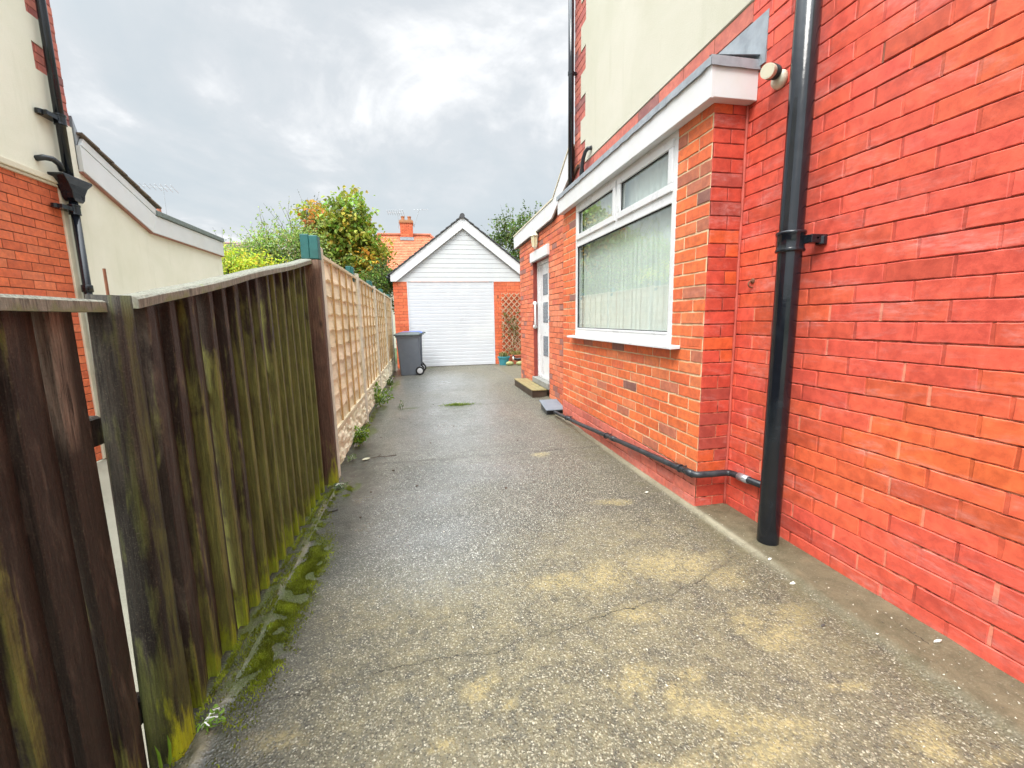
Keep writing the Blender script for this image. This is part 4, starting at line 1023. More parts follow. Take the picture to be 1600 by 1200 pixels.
for pi in range(4):
    a, b = PY_[pi] + .047, PY_[pi + 1] - .047
    zt = 1.765 + .01 * pi; zb = .345
    # slats
    q = MB(); n = 10; hs = (zt - .03 - zb - .03) / n
    for r in range(n):
        z0 = zb + .03 + r * hs; N = 18; amp = .009 if r > 3 else .003; ph = rnd.random() * 6; col = [rnd.uniform(.82, 1.12)] * 3; col[2] *= rnd.uniform(.9, 1.0)
        vs = []
        for k in range(N + 1):
            y = a + .02 + (b - a - .04) * k / N
            lo = z0 - .012 + amp * (math.sin(k * 1.3 + ph) + .6 * math.sin(k * 2.9 + ph * 2)) + rnd.uniform(-.002, .002)
            vs += [(-.744, y, lo), (-.766, y, z0 + hs + .006), (-.757, y, lo)]
        fs = [(3 * k, 3 * k + 3, 3 * k + 4, 3 * k + 1) for k in range(N)] + [(3 * k + 2, 3 * k + 5, 3 * k + 3, 3 * k) for k in range(N)]
        q.add(vs, fs, tuple(col))
    pn = q.build('slat_panel', M['panel_wood'], lf)
    q = MB()
    q.box(-.768, -.733, a, b, zt - .028, zt); q.box(-.775, -.725, a, b, zb, zb + .035); q.box(-.768, -.734, a, a + .022, zb + .035, zt - .028); q.box(-.768, -.734, b - .022, b, zb + .035, zt - .028)
    q.build('frame', M['frame_wood'], pn, bevel=.003)
    for k in range(4):
        y = a + (b - a) * (k + 1) / 5
        q = MB(); q.box(-.744, -.730, y - .012, y + .012, zb + .037, zt - .03, col=(.95 + .05 * k,) * 3); q.build('batten', M['batten_wood'], pn, bevel=.002)
    # rock-faced gravel board
    q = MB(); NY, NZ = 70, 12; z0, z1 = .045, zb - .004; vs = []
    for j in range(NZ + 1):
        for k in range(NY + 1):
            y = a + (b - a) * k / NY; z = z0 + (z1 - z0) * j / NZ
            e = min(k, NY - k, j, NZ - j); d = 0
            if e > 0:
                v = Vector((y * 14 + .7 * mnoise.noise(Vector((y * 8, z * 8, 1))), z * 30, pi * 3.7))
                d = .010 + .017 * mnoise.cell(v) + .008 * mnoise.noise(v * 2)
            vs.append((-.745 + d, y, z))
    W = NY + 1
    q.add(vs, [(j * W + k, j * W + k + 1, (j + 1) * W + k + 1, (j + 1) * W + k) for j in range(NZ) for k in range(NY)])
    q.box(-.79, -.746, a, b, z0, z1)
    q.build('gravel_board', M['gravel_board'], lf)

# ------------------------------------------------------------------ garage
GY = 11.72
ga = thing('garage', 'white fronted garage with a pitched roof closing the end of the drive', 'garage', (1.13, GY, 0))
mb = MB()
for a, b, sd_ in ((-.70, -.352, 51), (1.925, 2.98, 52)): bricks(mb, PY(GY), a, b, -.05, 2.235, col_left, course=.0805, length=.235, joint=.006, depth=.003, k=1, jit=.0006, seed=sd_)
mb.box(-.70, -.60, GY + .001, GY + 5.5, -.05, 2.3, m=1); mb.box(2.88, 2.98, GY + .001, GY + 5.5, -.05, 2.3, m=1)
mb.build('wall', [M['brickfar'], M['mort_left']], ga)
q = MB(); n = 24; h = 2.225 / n; vs = []
prof = []
for i in range(n):
    z = .005 + i * h
    prof += [(GY + .020, z + .003), (GY + .013, z + .009), (GY + .012, z + h - .008), (GY + .016, z + h - .003)]
for y, z in prof: vs += [(-.35, y, z), (1.923, y, z)]
q.add(vs, [(2 * i, 2 * i + 1, 2 * i + 3, 2 * i + 2) for i in range(len(prof) - 1)]); q.build('garage_door', M['white_door'], ga)
for xa in (-.352, 1.898):
    q = MB(); q.box(xa, xa + .027, GY - .004, GY + .05, 0, 2.232); q.build('door_jamb', M['white_door'], ga, bevel=.003)
XR, ZR = 1.135, 3.70
q = MB(); zc = 2.238; hh = .118
hw = lambda z: (3.64 - z) / (3.64 - 2.238) * 1.83
while zc < 3.60:
    zt = min(zc + hh, 3.62); a0, a1 = hw(zc), hw(zt)
    q.add([(XR - a0, GY - .002, zc), (XR + a0, GY - .002, zc), (XR + a1, GY + .002, zt - .007), (XR - a1, GY + .002, zt - .007), (XR + a1, GY + .012, zt), (XR - a1, GY + .012, zt), (XR - a0, GY + .012, zc), (XR + a0, GY + .012, zc)],
          [(0, 1, 2, 3), (3, 2, 4, 5), (6, 7, 1, 0)]); zc += hh
q.build('gable_cladding', M['shiplap'], ga)
def slope(z_ridge, z_eave, xe): return (z_ridge, z_eave, xe)
q = MB()
for s in (-1, 1):
    # outer line ridge (XR,3.865) to eave (XR+s*1.885,2.40); inner ridge 3.60 to (XR+s*1.80,2.238)
    vs = [(XR, 3.862), (XR + s * 1.885, 2.405), (XR + s * 1.885, 2.235), (XR + s * 1.75, 2.235), (XR, 3.585)]
    q.prism(vs, GY - .07, GY - .045, 'y')
q.build('barge_board', M['upvc'], ga, bevel=.003)
q = MB()
for s in (-1, 1):
    nt = 14
    for i in range(nt):
        a, b = i / nt, (i + 1) / nt + .012
        xa, za, xb, zb_ = XR + s * 1.93 * a, 3.878 - 1.49 * a, XR + s * 1.93 * b, 3.878 - 1.49 * b
        q.add([(x, y, z) for y in (GY - .10, GY + 5.6) for x, z in ((xa, za - .01), (xb, zb_ + .014), (xb, zb_ + .044), (xa, za + .018))],
              [(0, 1, 2, 3), (7, 6, 5, 4), (0, 4, 5, 1), (1, 5, 6, 2), (2, 6, 7, 3), (3, 7, 4, 0)])
rt = q.build('roof', M['slate'], ga)
q = MB(); q.tube([(XR, GY - .11, 3.89), (XR, GY + 5.6, 3.89)], .065, 10); q.build('ridge_tiles', M['slate'], rt)
q = MB(); q.box(XR - 1.99, XR - 1.90, GY - .05, GY + 5.6, 2.31, 2.37); q.build('gutter', M['blackplastic'], ga, bevel=.02)
q = MB(); q.box(2.02, 2.05, GY - .012, GY - .004, 1.80, 1.88); q.build('latch_plate', M['rust'], ga)

# trellis
tr = thing('trellis', 'diamond wooden trellis with climbing stems leaning on the garage wall', 'trellis', (2.4, GY - .04, .2))
x0, x1, z0, z1 = 2.12, 2.78, .24, 1.93
def clipline(cx, s):
    # line z = s*(x-cx); clip to the rectangle
    pts = []
    xa, xb = x0, x1
    za, zb_ = s * (xa - cx) + z0, s * (xb - cx) + z0
    if za == zb_: return None
    def at(z): return cx + (z - z0) / s
    if s > 0:
        lo = (xa, za) if za > z0 else (at(z0), z0); hi = (xb, zb_) if zb_ < z1 else (at(z1), z1)
    else:
        lo = (xb, zb_) if zb_ > z0 else (at(z0), z0); hi = (xa, za) if za < z1 else (at(z1), z1)
    return (lo, hi) if hi[1] > lo[1] + .03 and x0 - .001 <= lo[0] <= x1 + .001 and x0 - .001 <= hi[0] <= x1 + .001 else None
for s, yy in ((1.05, GY - .045), (-1.05, GY - .033)):
    q = MB()
    cx = x0 - 2.2
    while cx < x1 + 2.2:
        r = clipline(cx, s)
        if r:
            (xa, za), (xb, zb_) = r; L = math.hypot(xb - xa, zb_ - za); nx_, nz_ = -(zb_ - za) / L * .011, (xb - xa) / L * .011
            q.prism([(xa + nx_, za + nz_), (xa - nx_, za - nz_), (xb - nx_, zb_ - nz_), (xb + nx_, zb_ + nz_)], yy - .004, yy + .006, 'y')
        cx += .155
    q.build('lath_layer', M['lath'], tr)

def leafcard(mb, p, d, n, L, W, col, fold=.25):
    """small folded leaf with six outline points"""
    s = d.cross(n).normalized(); n = s.cross(d).normalized()
    pts = [p, p + d * L * .35 + s * W * .5 + n * W * fold, p + d * L * .75 + s * W * .38 + n * W * fold * .6, p + d * L - n * L * .08, p + d * L * .75 - s * W * .38 + n * W * fold * .6, p + d * L * .35 - s * W * .5 + n * W * fold]
    b = len(mb.v); mb.v += [tuple(q) for q in pts]; mb.vc += [col] * 6
    mb.f.append((b, b + 1, b + 2, b + 3)); mb.f.append((b, b + 3, b + 4, b + 5)); mb.m += [0, 0]
def rdir(r, up=.3):
    while 1:
        v = Vector((r.uniform(-1, 1), r.uniform(-1, 1), r.uniform(-1, 1)))
        if .05 < v.length < 1: break
    v.normalize(); v.z += up; return v.normalized()

cp = thing('climbing_plant', 'thin climbing plant with sparse leaves growing up the trellis', 'plant', (2.45, GY - .07, .1))
r = random.Random(7); q = MB(); ql = MB()
for k in range(9):
    x = r.uniform(2.2, 2.75); p = Vector((x, GY - .06, .2)); pts = [p.copy()]
    for i in range(r.randint(7, 13)):
        p = p + Vector((r.uniform(-.08, .07), r.uniform(-.015, .012), r.uniform(.09, .16))); p.x = min(max(p.x, 2.14), 2.8); pts.append(p.copy())
        if r.random() < (.9 if p.z > .9 else .35):
            for _ in range(r.randint(2, 6)): leafcard(ql, p + rdir(r) * .04, rdir(r, -.2), rdir(r, .6), r.uniform(.04, .075), r.uniform(.025, .04), pick(r, [(1, (.10, .14, .03)), (.6, (.20, .22, .05)), (.5, (.26, .20, .09))]))
    q.tube(pts, .006, 5)
q.build('stem', M['lath'], cp); ql.build('foliage', M['leaf'], cp)

# pots and ornaments by the garage
def pot(name, label, c, prof, mat, n=28):
    t_ = thing(name, label, 'plant pot', (c[0], c[1], 0))
    q = MB(); q.lathe((c[0], c[1], 0), prof, n); q.build('pot', mat, t_, smooth=False)
    return t_
p1 = pot('plant_pot', 'round blue green plant pot at the foot of the garage wall', (2.10, 11.38, 0), [(.115, .0), (.15, .19), (.165, .20), (.17, .245), (.15, .245), (.145, .22)], M['teal_pot'])
q = MB(); q.lathe((2.10, 11.38, 0), [(.13, .20), (.13, .225)], 16); q.build('soil', M['soil'], p1)
q = MB(); r = random.Random(3)
for _ in range(160):
    a = r.random() * 6.28; d = Vector((math.cos(a) * .5, math.sin(a) * .5, 1.0 + r.random())).normalized(); leafcard(q, Vector((2.10 + r.gauss(0, .05), 11.38 + r.gauss(0, .05), .22)), d, rdir(r), r.uniform(.08, .17), .012, pick(r, [(1, (.22, .24, .08)), (1, (.34, .30, .12)), (.5, (.14, .18, .05))]))
q.build('grassy_plant', M['leaf'], p1)
p2 = thing('planter_trough', 'terracotta trough planter half hidden behind the house corner', 'planter', (2.6, 11.48, 0))
q = MB(); vs = [(2.33, 11.36, .02), (2.95, 11.36, .02), (2.95, 11.60, .02), (2.33, 11.60, .02), (2.30, 11.33, .25), (2.98, 11.33, .25), (2.98, 11.63, .25), (2.30, 11.63, .25)]
q.add(vs, [(0, 3, 2, 1), (0, 1, 5, 4), (1, 2, 6, 5), (2, 3, 7, 6), (3, 0, 4, 7), (4, 5, 6, 7)]); q.box(2.29, 2.99, 11.32, 11.345, .235, .262); q.build('trough', M['terracotta'], p2, bevel=.004)
q = MB()
for _ in range(260):
    a = r.random() * 6.28; d = Vector((math.cos(a) * .6, math.sin(a) * .5, .8 + r.random())).normalized(); leafcard(q, Vector((2.62 + r.uniform(-.28, .28), 11.46 + r.gauss(0, .05), .26)), d, rdir(r), r.uniform(.05, .15), .016, pick(r, [(1, (.30, .27, .09)), (1, (.40, .30, .12)), (.5, (.17, .20, .05))]))
q.build('grassy_plant', M['leaf'], p2)
for k, (x, y, sx, lab) in enumerate([(2.22, 11.16, .115, 'green mossy stone lying in front of the blue green pot'), (2.50, 11.12, .125, 'green mossy stone under the black and white ornament')]):
    q = MB(); prof = [(.02, .0), (.75, .03), (1.0, .09), (.8, .14), (.3, .165)]
    vs = []
    for rr_, h in prof:
        for a in range(18):
            an = a / 18 * 6.283; nz = 1 + .12 * mnoise.noise(Vector((math.cos(an), math.sin(an), k + h * 9))); vs.append((x + sx * rr_ * nz * math.cos(an), y + .07 * rr_ * nz * math.sin(an), h * .75))
    q.add(vs, [(i * 18 + a, i * 18 + (a + 1) % 18, i * 18 + 18 + (a + 1) % 18, i * 18 + 18 + a) for i in range(4) for a in range(18)] + [tuple(range(72, 90))])
    tag(q.build('mossy_stone', M['mossstone'], smooth=True), lab, 'stone', 'mossy stones by the garage')
orn = thing('garden_ornament', 'small black and white animal ornament resting on the mossy stone', 'ornament', (2.42, 11.15, .12))
q = MB(); q.tube([(2.56, 11.13, .165), (2.50, 11.13, .175), (2.42, 11.13, .17), (2.35, 11.13, .185), (2.32, 11.13, .235)], [.02, .036, .042, .034, .024], 12); q.build('body', M['gloss_black'], orn, smooth=True)
q = MB(); q.tube([(2.315, 11.115, .16), (2.305, 11.108, .20), (2.30, 11.11, .25)], [.016, .02, .014], 10); q.build('white_front', M['gloss_white'], orn, smooth=True)
q = MB(); q.tube([(2.335, 11.13, .225), (2.31, 11.13, .262), (2.285, 11.13, .270)], [.022, .028, .014], 10); q.tube([(2.32, 11.115, .28), (2.322, 11.112, .308)], [.009, .002], 6); q.tube([(2.32, 11.145, .28), (2.322, 11.148, .308)], [.009, .002], 6); q.build('head', M['gloss_black'], orn, smooth=True)

# ------------------------------------------------------------------ wheeled bins
def rrect(x0, x1, y0, y1, r, z, n=4):
    pts = []
    for cx, cy, a0 in ((x1 - r, y1 - r, 0), (x0 + r, y1 - r, 90), (x0 + r, y0 + r, 180), (x1 - r, y0 + r, 270)):
        for k in range(n + 1):
            a = R_(a0 + 90 * k / n); pts.append((cx + r * math.cos(a), cy + r * math.sin(a), z))
    return pts
def loft(mb, rings, caps=(True, True)):
    n = len(rings[0]); vs = [p for r in rings for p in r]
    fs = [(i * n + k, i * n + (k + 1) % n, (i + 1) * n + (k + 1) % n, (i + 1) * n + k) for i in range(len(rings) - 1) for k in range(n)]
    if caps[0]: fs.append(tuple(range(n))[::-1])
    if caps[1]: fs.append(tuple(range((len(rings) - 1) * n, len(rings) * n)))
    mb.add(vs, fs)
def make_bin(lidmat, label):
    t_ = thing('wheeled_bin', label, 'wheelie bin', (0, 0, 0), 'wheeled bins by the garage door')
    q = MB(); loft(q, [rrect(-.20, .235, -.22, .22, .03, .0), rrect(-.205, .24, -.225, .225, .035, .02), rrect(-.225, .242, -.235, .235, .035, .25), rrect(-.255, .25, -.262, .262, .035, .80), rrect(-.262, .252, -.268, .268, .035, .86),
                       rrect(-.280, .262, -.280, .280, .035, .865), rrect(-.282, .262, -.282, .282, .035, .905)]); q.build('body', M['bin_grey'], t_)
    q = MB(); loft(q, [rrect(-.315, .275, -.30, .30, .05, .905), rrect(-.318, .28, -.302, .302, .05, .93), rrect(-.30, .275, -.29, .29, .05, .945), rrect(-.20, .26, -.20, .20, .07, .975), rrect(-.08, .20, -.12, .12, .05, .982)])
    ld = q.build('lid', lidmat, t_)
    q = MB(); q.tube([(.26, -.22, .93), (.335, -.22, .945), (.335, .22, .945), (.26, .22, .93)], .014, 8); q.box(.25, .30, -.235, -.205, .90, .95); q.box(.25, .30, .205, .235, .90, .95); q.build('handle', M['bin_lid'], t_)
    for y in (-.245, .245):
        q = MB(); q.lathe((.225, y, .10), [(.04, -.022), (.088, -.022), (.098, -.014), (.098, .014), (.088, .022), (.04, .022)], 28, 'y'); wh = q.build('wheel', M['rubber'], t_)
        q = MB(); q.lathe((.225, y, .10), [(.02, -.030), (.058, -.027), (.062, -.022), (.062, .022), (.058, .027), (.02, .030)], 24, 'y'); q.build('hub', M['silver'], wh)
    q = MB(); q.tube([(.225, -.24, .10), (.225, .24, .10)], .012, 8); q.build('axle', M['metal'], t_)
    return t_
b1 = make_bin(M['bin_lid'], 'grey wheelie bin with dark grey lid in front of the garage pier')
b1.location = (-.335, 10.28, .0)
b2 = copy_tree(b1); b2.location = (-.30, 10.98, .0); b2['label'] = 'wheelie bin with a blue lid standing behind the grey one'; b2.rotation_euler.z = R_(4)
for c_ in b2.children:
    if c_.name.startswith('lid'): c_.data = c_.data.copy(); c_.data.materials[0] = M['bin_blue']

# ------------------------------------------------------------------ distant roofs, chimneys, aerials
M['redtile'] = M['rooftile']
dh = thing('distant_house', 'distant house with an orange tiled hipped roof behind the garage', 'house', (-.8, 29, -.2))
def tiled(mb, a, b, c, d, rows, cols, colf, r, lift=.02):
    """quad a-b (eaves) d-c (ridge) covered with overlapping tile courses"""
    a, b, c, d = map(Vector, (a, b, c, d)); n = (b - a).cross(d - a).normalized()
    if n.z < 0: n = -n
    for i in range(rows):
        s0, s1 = i / rows, (i + 1) / rows
        L0, R0, L1, R1 = a.lerp(d, s0), b.lerp(c, s0), a.lerp(d, s1), b.lerp(c, s1)
        for k in range(cols):
            u0, u1 = k / cols, (k + 1) / cols
            h = lift * r.uniform(.8, 1.2)
            p = [L0.lerp(R0, u0) + n * h, L0.lerp(R0, u1) + n * h, L1.lerp(R1, u1), L1.lerp(R1, u0)]
            mb.face(p, colf(r, (u0 + u1) / 2, s0)); mb.face([L0.lerp(R0, u0), L0.lerp(R0, u1), p[1], p[0]], (.08, .03, .02))
def tcol(r, u, s):
    k = r.uniform(.8, 1.15)
    lich = mnoise.noise(Vector((u * 6, s * 4, 2))) + (s - .55) * .9
    return tuple(q * k for q in ((.60, .19, .10) if lich < .85 + r.uniform(-.12, .12) else (.42, .27, .08)))
q = MB(); r = random.Random(5)
tiled(q, (-5.2, 23.2, 3.0), (3.8, 23.2, 3.0), (.65, 25.6, 5.92), (-2.15, 25.6, 5.90), 30, 60, tcol, r)
tiled(q, (3.8, 23.2, 3.0), (3.8, 32, 3.0), (.65, 29, 5.92), (.65, 25.6, 5.92), 26, 30, tcol, r)
tiled(q, (-5.2, 32, 3.0), (-5.2, 23.2, 3.0), (-2.15, 25.6, 5.90), (-2.15, 29, 5.90), 26, 30, tcol, r)
q.tube([(-2.2, 25.6, 5.94), (.7, 25.6, 5.96)], .09, 8, (.36, .12, .07)); q.tube([(.65, 25.6, 5.94), (3.8, 23.2, 3.0)], .08, 8, (.36, .12, .07)); q.tube([(-2.15, 25.6, 5.92), (-5.2, 23.2, 3.0)], .08, 8, (.36, .12, .07))
dr_ = q.build('roof', M['rooftile'], dh)
q = MB(); q.box(-5, 3.6, 23.5, 31.8, -.2, 3.0); q.build('wall', M['render_cream'], dh)
def chimney(parent, cx, cy, w, d, z0, z1, npots, sc=1., par_name='chimney'):
    q = MB(); bricks(q, PY(cy - d / 2), cx - w / 2, cx + w / 2, z0, z1, col_left, course=.08 * sc, length=.23 * sc, joint=.01, depth=.01, k=1, seed=int(cx * 10) + 77)
    bricks(q, lambda u, z, dd: (cx + w / 2 + dd, u, z), cy - d / 2, cy + d / 2, z0, z1, col_left, course=.08 * sc, length=.23 * sc, joint=.01, depth=.01, k=1, seed=79)
    bricks(q, lambda u, z, dd: (cx - w / 2 - dd, u, z), cy - d / 2, cy + d / 2, z0, z1, col_left, course=.08 * sc, length=.23 * sc, joint=.01, depth=.01, k=1, seed=80)
    q.box(cx - w / 2 + .02, cx + w / 2 - .02, cy, cy + d / 2, z0, z1, m=1)
    q.box(cx - w / 2 - .05, cx + w / 2 + .05, cy - d / 2 - .05, cy + d / 2 + .05, z1 + .002, z1 + .10, col=(.42, .18, .08)); q.box(cx - w / 2 - .02, cx + w / 2 + .02, cy - d / 2 - .02, cy + d / 2 + .02, z1 + .101, z1 + .16, col=(.40, .22, .12))
    ch = q.build(par_name, [M['brickfar'], M['mort_left']], parent)
    return ch
ch = chimney(dh, -.62, 25.75, .66, .75, 5.4, 6.55, 2)
q = MB(); q.box(-.99, -.25, 25.30, 25.36, 5.62, 5.78); q.build('chimney_flashing', M['lead'], dh)
for x in (-.80, -.45):
    q = MB(); q.lathe((x, 25.75, 6.70), [(.10, 0), (.09, .20), (.11, .22), (.11, .26), (.08, .26)], 12, col=(.42, .17, .08)); q.build('chimney_pot', M['brickfar'], dh)
def aerial(name, label, base, h, ang, L, n, cross=.28, r=.012, tilt=0.):
    t_ = thing(name, label, 'aerial', base)
    b = Vector(base); q = MB(); top = b + Vector((math.cos(ang) * tilt, 0, h)); q.tube([tuple(b), tuple(top)], r * 1.3, 6); q.build('mast', M['metal'], t_)
    q = MB(); d = Vector((math.cos(ang), math.sin(ang), .12)); s = Vector((-math.sin(ang) * .3 + .0, math.cos(ang), .35)).normalized()
    p0 = top - d * L * .35; p1 = top + d * L * .65; q.tube([tuple(p0), tuple(p1)], r, 6)
    for k in range(n):
        c = p0.lerp(p1, k / (n - 1)); w_ = cross * (1 - .35 * k / n); q.tube([tuple(c - s * w_), tuple(c + s * w_)], r * .7, 5)
    q.build('antenna', M['metal'], t_)
    return t_
aerial('tv_aerial', 'spiky tv aerial on the left side of the distant chimney', (-1.05, 25.75, 6.3), .85, R_(150), 1.0, 8, .30)
aerial('tv_aerial', 'tv aerial leaning out on the right side of the distant chimney', (-.22, 25.75, 6.4), .95, R_(20), .8, 5, .22, tilt=.35)
# far house behind the neighbour's extension
fh = thing('far_house', 'far house showing only its ridge and chimney above the neighbouring extension', 'house', (-10, 24, -.2))
q = MB(); r = random.Random(6)
tiled(q, (-17, 19, 3.0), (-6, 19, 3.0), (-7.5, 23, 5.0), (-16, 23, 5.0), 16, 40, lambda r, u, s: tuple(x * r.uniform(.8, 1.2) for x in (.20, .15, .12)), r)
q.build('roof', M['rooftile'], fh); q = MB(); q.box(-16.8, -6.2, 19.3, 26, -.2, 3.0); q.build('wall', M['render_cream'], fh)
ch = chimney(fh, -10.25, 20.4, .62, .5, 3.6, 5.48, 3)
for x in (-10.44, -10.25, -10.06):
    q = MB(); q.lathe((x, 20.4, 5.64), [(.09, 0), (.08, .16), (.10, .18), (.10, .22)], 10, col=(.40, .16, .10)); q.build('chimney_pot', M['brickfar'], fh)
aerial('tv_aerial', 'tall thin tv aerial beside the far chimney pots', (-9.80, 20.4, 5.1), 1.50, R_(170), 1.25, 7, .26, r=.008)
# low roof at the left edge of the hedge
bh = thing('garden_bungalow', 'low green grey roof end showing beyond the neighbouring extension and hedge', 'house', (-9, 20, -.2))
q = MB(); tiled(q, (-14, 17.5, 2.3), (-4.9, 17.5, 2.3), (-8.2, 20.5, 4.55), (-13, 20.5, 4.55), 12, 30, lambda r, u, s: tuple(x * r.uniform(.85, 1.15) for x in (.17, .20, .17)), r)
q.build('roof', M['rooftile'], bh); q = MB(); q.box(-13, -5.4, 18, 20.4, -.2, 2.3); q.build('wall', M['render_left'], bh)

# ------------------------------------------------------------------ trees
def tree(name, label, cat, base, blobs, ncl, per, ls, cols, seed, sig=.16, trunk_r=.09, twigs=0, tw_len=.6, group=None, tint=None, aspect=.6, upb=.25, surf=.45, limbs_to=.6):
    r = random.Random(seed); base = Vector(base)
    t_ = thing(name, label, cat, tuple(base), group)
    q = MB(); ql = MB()
    cen = Vector((sum(b[0] for b in blobs) / len(blobs), sum(b[1] for b in blobs) / len(blobs), sum(b[2] for b in blobs) / len(blobs)))
    fork = Vector((base.x * .6 + cen.x * .4, base.y * .6 + cen.y * .4, base.z + (cen.z - base.z) * .5))
    q.tube([tuple(base), tuple(base.lerp(fork, .5) + Vector((.04, .03, 0))), tuple(fork)], [trunk_r, trunk_r * .8, trunk_r * .65], 9)
    hubs = []
    for b in blobs:
        h = Vector(b[:3]) - Vector((0, 0, b[5] * .35)); hubs.append(h)
        q.tube([tuple(fork), tuple(fork.lerp(h, .5) + Vector((r.uniform(-.1, .1), r.uniform(-.1, .1), .05))), tuple(h)], [trunk_r * .5, trunk_r * .38, trunk_r * .25], 7)
    vol = [b[3] * b[4] * b[5] for b in blobs]
    for _ in range(ncl):
        bi = r.choices(range(len(blobs)), vol)[0]; b = blobs[bi]
        d = rdir(r, .12); rad = r.random() ** surf
        c = Vector((b[0] + d.x * b[3] * rad, b[1] + d.y * b[4] * rad, b[2] + d.z * b[5] * rad))
        if r.random() < limbs_to: q.tube([tuple(hubs[bi]), tuple(hubs[bi].lerp(c, .55) + Vector((r.uniform(-.06, .06), 0, r.uniform(-.03, .08)))), tuple(c)], [trunk_r * .14, trunk_r * .09, .004], 4, cap=False)
        out = (c - Vector(b[:3])); tv = out.normalized() if out.length > .01 else Vector((0, 0, 1))
        base_c = pick(r, cols(c))
        for _k in range(per):
            p = c + Vector((r.gauss(0, sig), r.gauss(0, sig), r.gauss(0, sig * .8)))
            cc = tuple(x * r.uniform(.75, 1.25) for x in (base_c if r.random() < .93 else pick(r, cols(p))))
            dd_ = (rdir(r, 0) + tv * .5 + Vector((0, 0, -.35))).normalized()
            leafcard(ql, p, dd_, (rdir(r, upb) + Vector((0, 0, .5))).normalized(), ls * r.uniform(.6, 1.25), ls * aspect * r.uniform(.7, 1.2), cc)
    for _ in range(twigs):
        b = r.choice(blobs); d = rdir(r, .9); s = Vector((b[0] + d.x * b[3] * .7, b[1] + d.y * b[4] * .7, b[2] + d.z * b[5] * .7))
        d2 = (d + Vector((r.uniform(-.3, .3), 0, .5))).normalized(); L = tw_len * r.uniform(.5, 1.3); pts = [s, s + d2 * L * .5 + rdir(r) * .04, s + d2 * L + rdir(r) * .08]
        q.tube([tuple(p) for p in pts], [.006, .004, .002], 4, cap=False)
        for k in range(r.randint(4, 14)):
            p = pts[0].lerp(pts[2], r.random()); leafcard(ql, p + rdir(r) * .02, rdir(r), rdir(r), ls * .8, ls * .45, pick(r, cols(p)))
    q.build('trunk', M['bark'], t_, smooth=True); ql.build('crown', M['leaf'], t_)
    return t_
G0, G1, G2, YG, OR, RU, OL = (.06, .10, .025), (.14, .22, .04), (.28, .38, .06), (.5, .5, .05), (.6, .3, .04), (.4, .16, .04), (.30, .28, .05)
def c_maple(p):
    right_low = max(0, min(1, (p.x + 2.0) * .9 + (3.6 - p.z) * .5)); top_left = max(0, min(1, (-2.3 - p.x) * 1.4 + (p.z - 4.2) * .9))
    w_ = max(right_low * .8, top_left, .12)
    return [(1 - w_ * .6, (.19, .27, .045)), (.6, G2), (.6, (.36, .38, .06)), (.35 + w_ * .7, (.46, .40, .055)), (w_ * .6, (.60, .38, .05)), (w_ * .40, (.56, .27, .045)), (w_ * .06, RU)]
tree('maple_tree', 'tree turning orange and yellow behind the end post of the timber fence', 'tree', (-2.15, 14, -.2),
     [(-2.65, 14, 4.1, .62, .7, .72), (-1.95, 13.9, 4.1, .66, .8, .82), (-2.35, 14, 3.4, .9, .9, .8), (-1.65, 13.9, 3.3, .70, .8, .80), (-1.35, 13.8, 2.75, .62, .7, .65), (-2.0, 14.0, 2.5, 1.2, .8, .6)],
     340, 24, .14, c_maple, 101, sig=.13, twigs=26, tw_len=.3, aspect=.75)
tree('green_shrub', 'airy pale green shrub with bare twiggy tips left of the orange tree', 'shrub', (-3.9, 12.8, -.2),
     [(-4.5, 12.8, 2.75, .62, .6, .55), (-3.8, 12.7, 3.05, .60, .6, .60), (-3.15, 12.9, 3.25, .55, .6, .62), (-2.9, 12.9, 2.7, .6, .6, .6), (-3.9, 12.8, 2.3, .9, .6, .5), (-4.9, 12.8, 2.5, .5, .6, .5)],
     620, 24, .075, lambda p: [(1, (.32, .44, .10)), (.6, (.20, .30, .07)), (.5, (.42, .52, .16)), (.25, (.48, .50, .28))], 102, sig=.15, twigs=110, tw_len=.75, aspect=.5)
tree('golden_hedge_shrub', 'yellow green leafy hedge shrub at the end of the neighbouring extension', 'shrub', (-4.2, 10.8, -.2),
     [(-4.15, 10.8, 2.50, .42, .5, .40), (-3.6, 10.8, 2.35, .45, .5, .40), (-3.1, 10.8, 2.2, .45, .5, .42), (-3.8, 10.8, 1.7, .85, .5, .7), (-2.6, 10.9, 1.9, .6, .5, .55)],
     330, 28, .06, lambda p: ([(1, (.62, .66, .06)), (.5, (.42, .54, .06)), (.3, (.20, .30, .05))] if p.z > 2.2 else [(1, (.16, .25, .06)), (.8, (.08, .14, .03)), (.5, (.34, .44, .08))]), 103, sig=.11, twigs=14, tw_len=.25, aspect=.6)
tree('dark_green_bush', 'dark green bush growing behind the far fence panels below the orange tree', 'shrub', (-1.3, 12.6, -.2),
     [(-1.25, 12.6, 2.2, .5, .5, .45), (-.95, 12.3, 1.9, .35, .5, .45), (-1.9, 12.6, 2.0, .5, .5, .5), (-1.0, 12.4, 2.45, .28, .35, .3)],
     150, 26, .075, lambda p: [(1, G0), (.8, G1), (.35, (.20, .26, .04))], 104, sig=.12, twigs=20, tw_len=.3)
tree('green_tree', 'dark green leafy tree rising behind the garage roof on the right', 'tree', (4.4, 19.5, -.2),
     [(4.05, 19.5, 5.0, .85, .8, .75), (4.75, 19.5, 5.15, .62, .7, .65), (4.6, 19.4, 4.1, 1.1, .8, .9), (3.55, 19.5, 4.55, .55, .6, .55), (5.3, 19.4, 5.1, .6, .6, .7), (5.0, 19.4, 3.6, 1.0, .7, .9)],
     260, 22, .12, lambda p: [(1, G0), (1, G1), (.4, (.13, .18, .04)), (.3, (.20, .24, .08))], 105, sig=.15, twigs=70, tw_len=.6, aspect=.55)
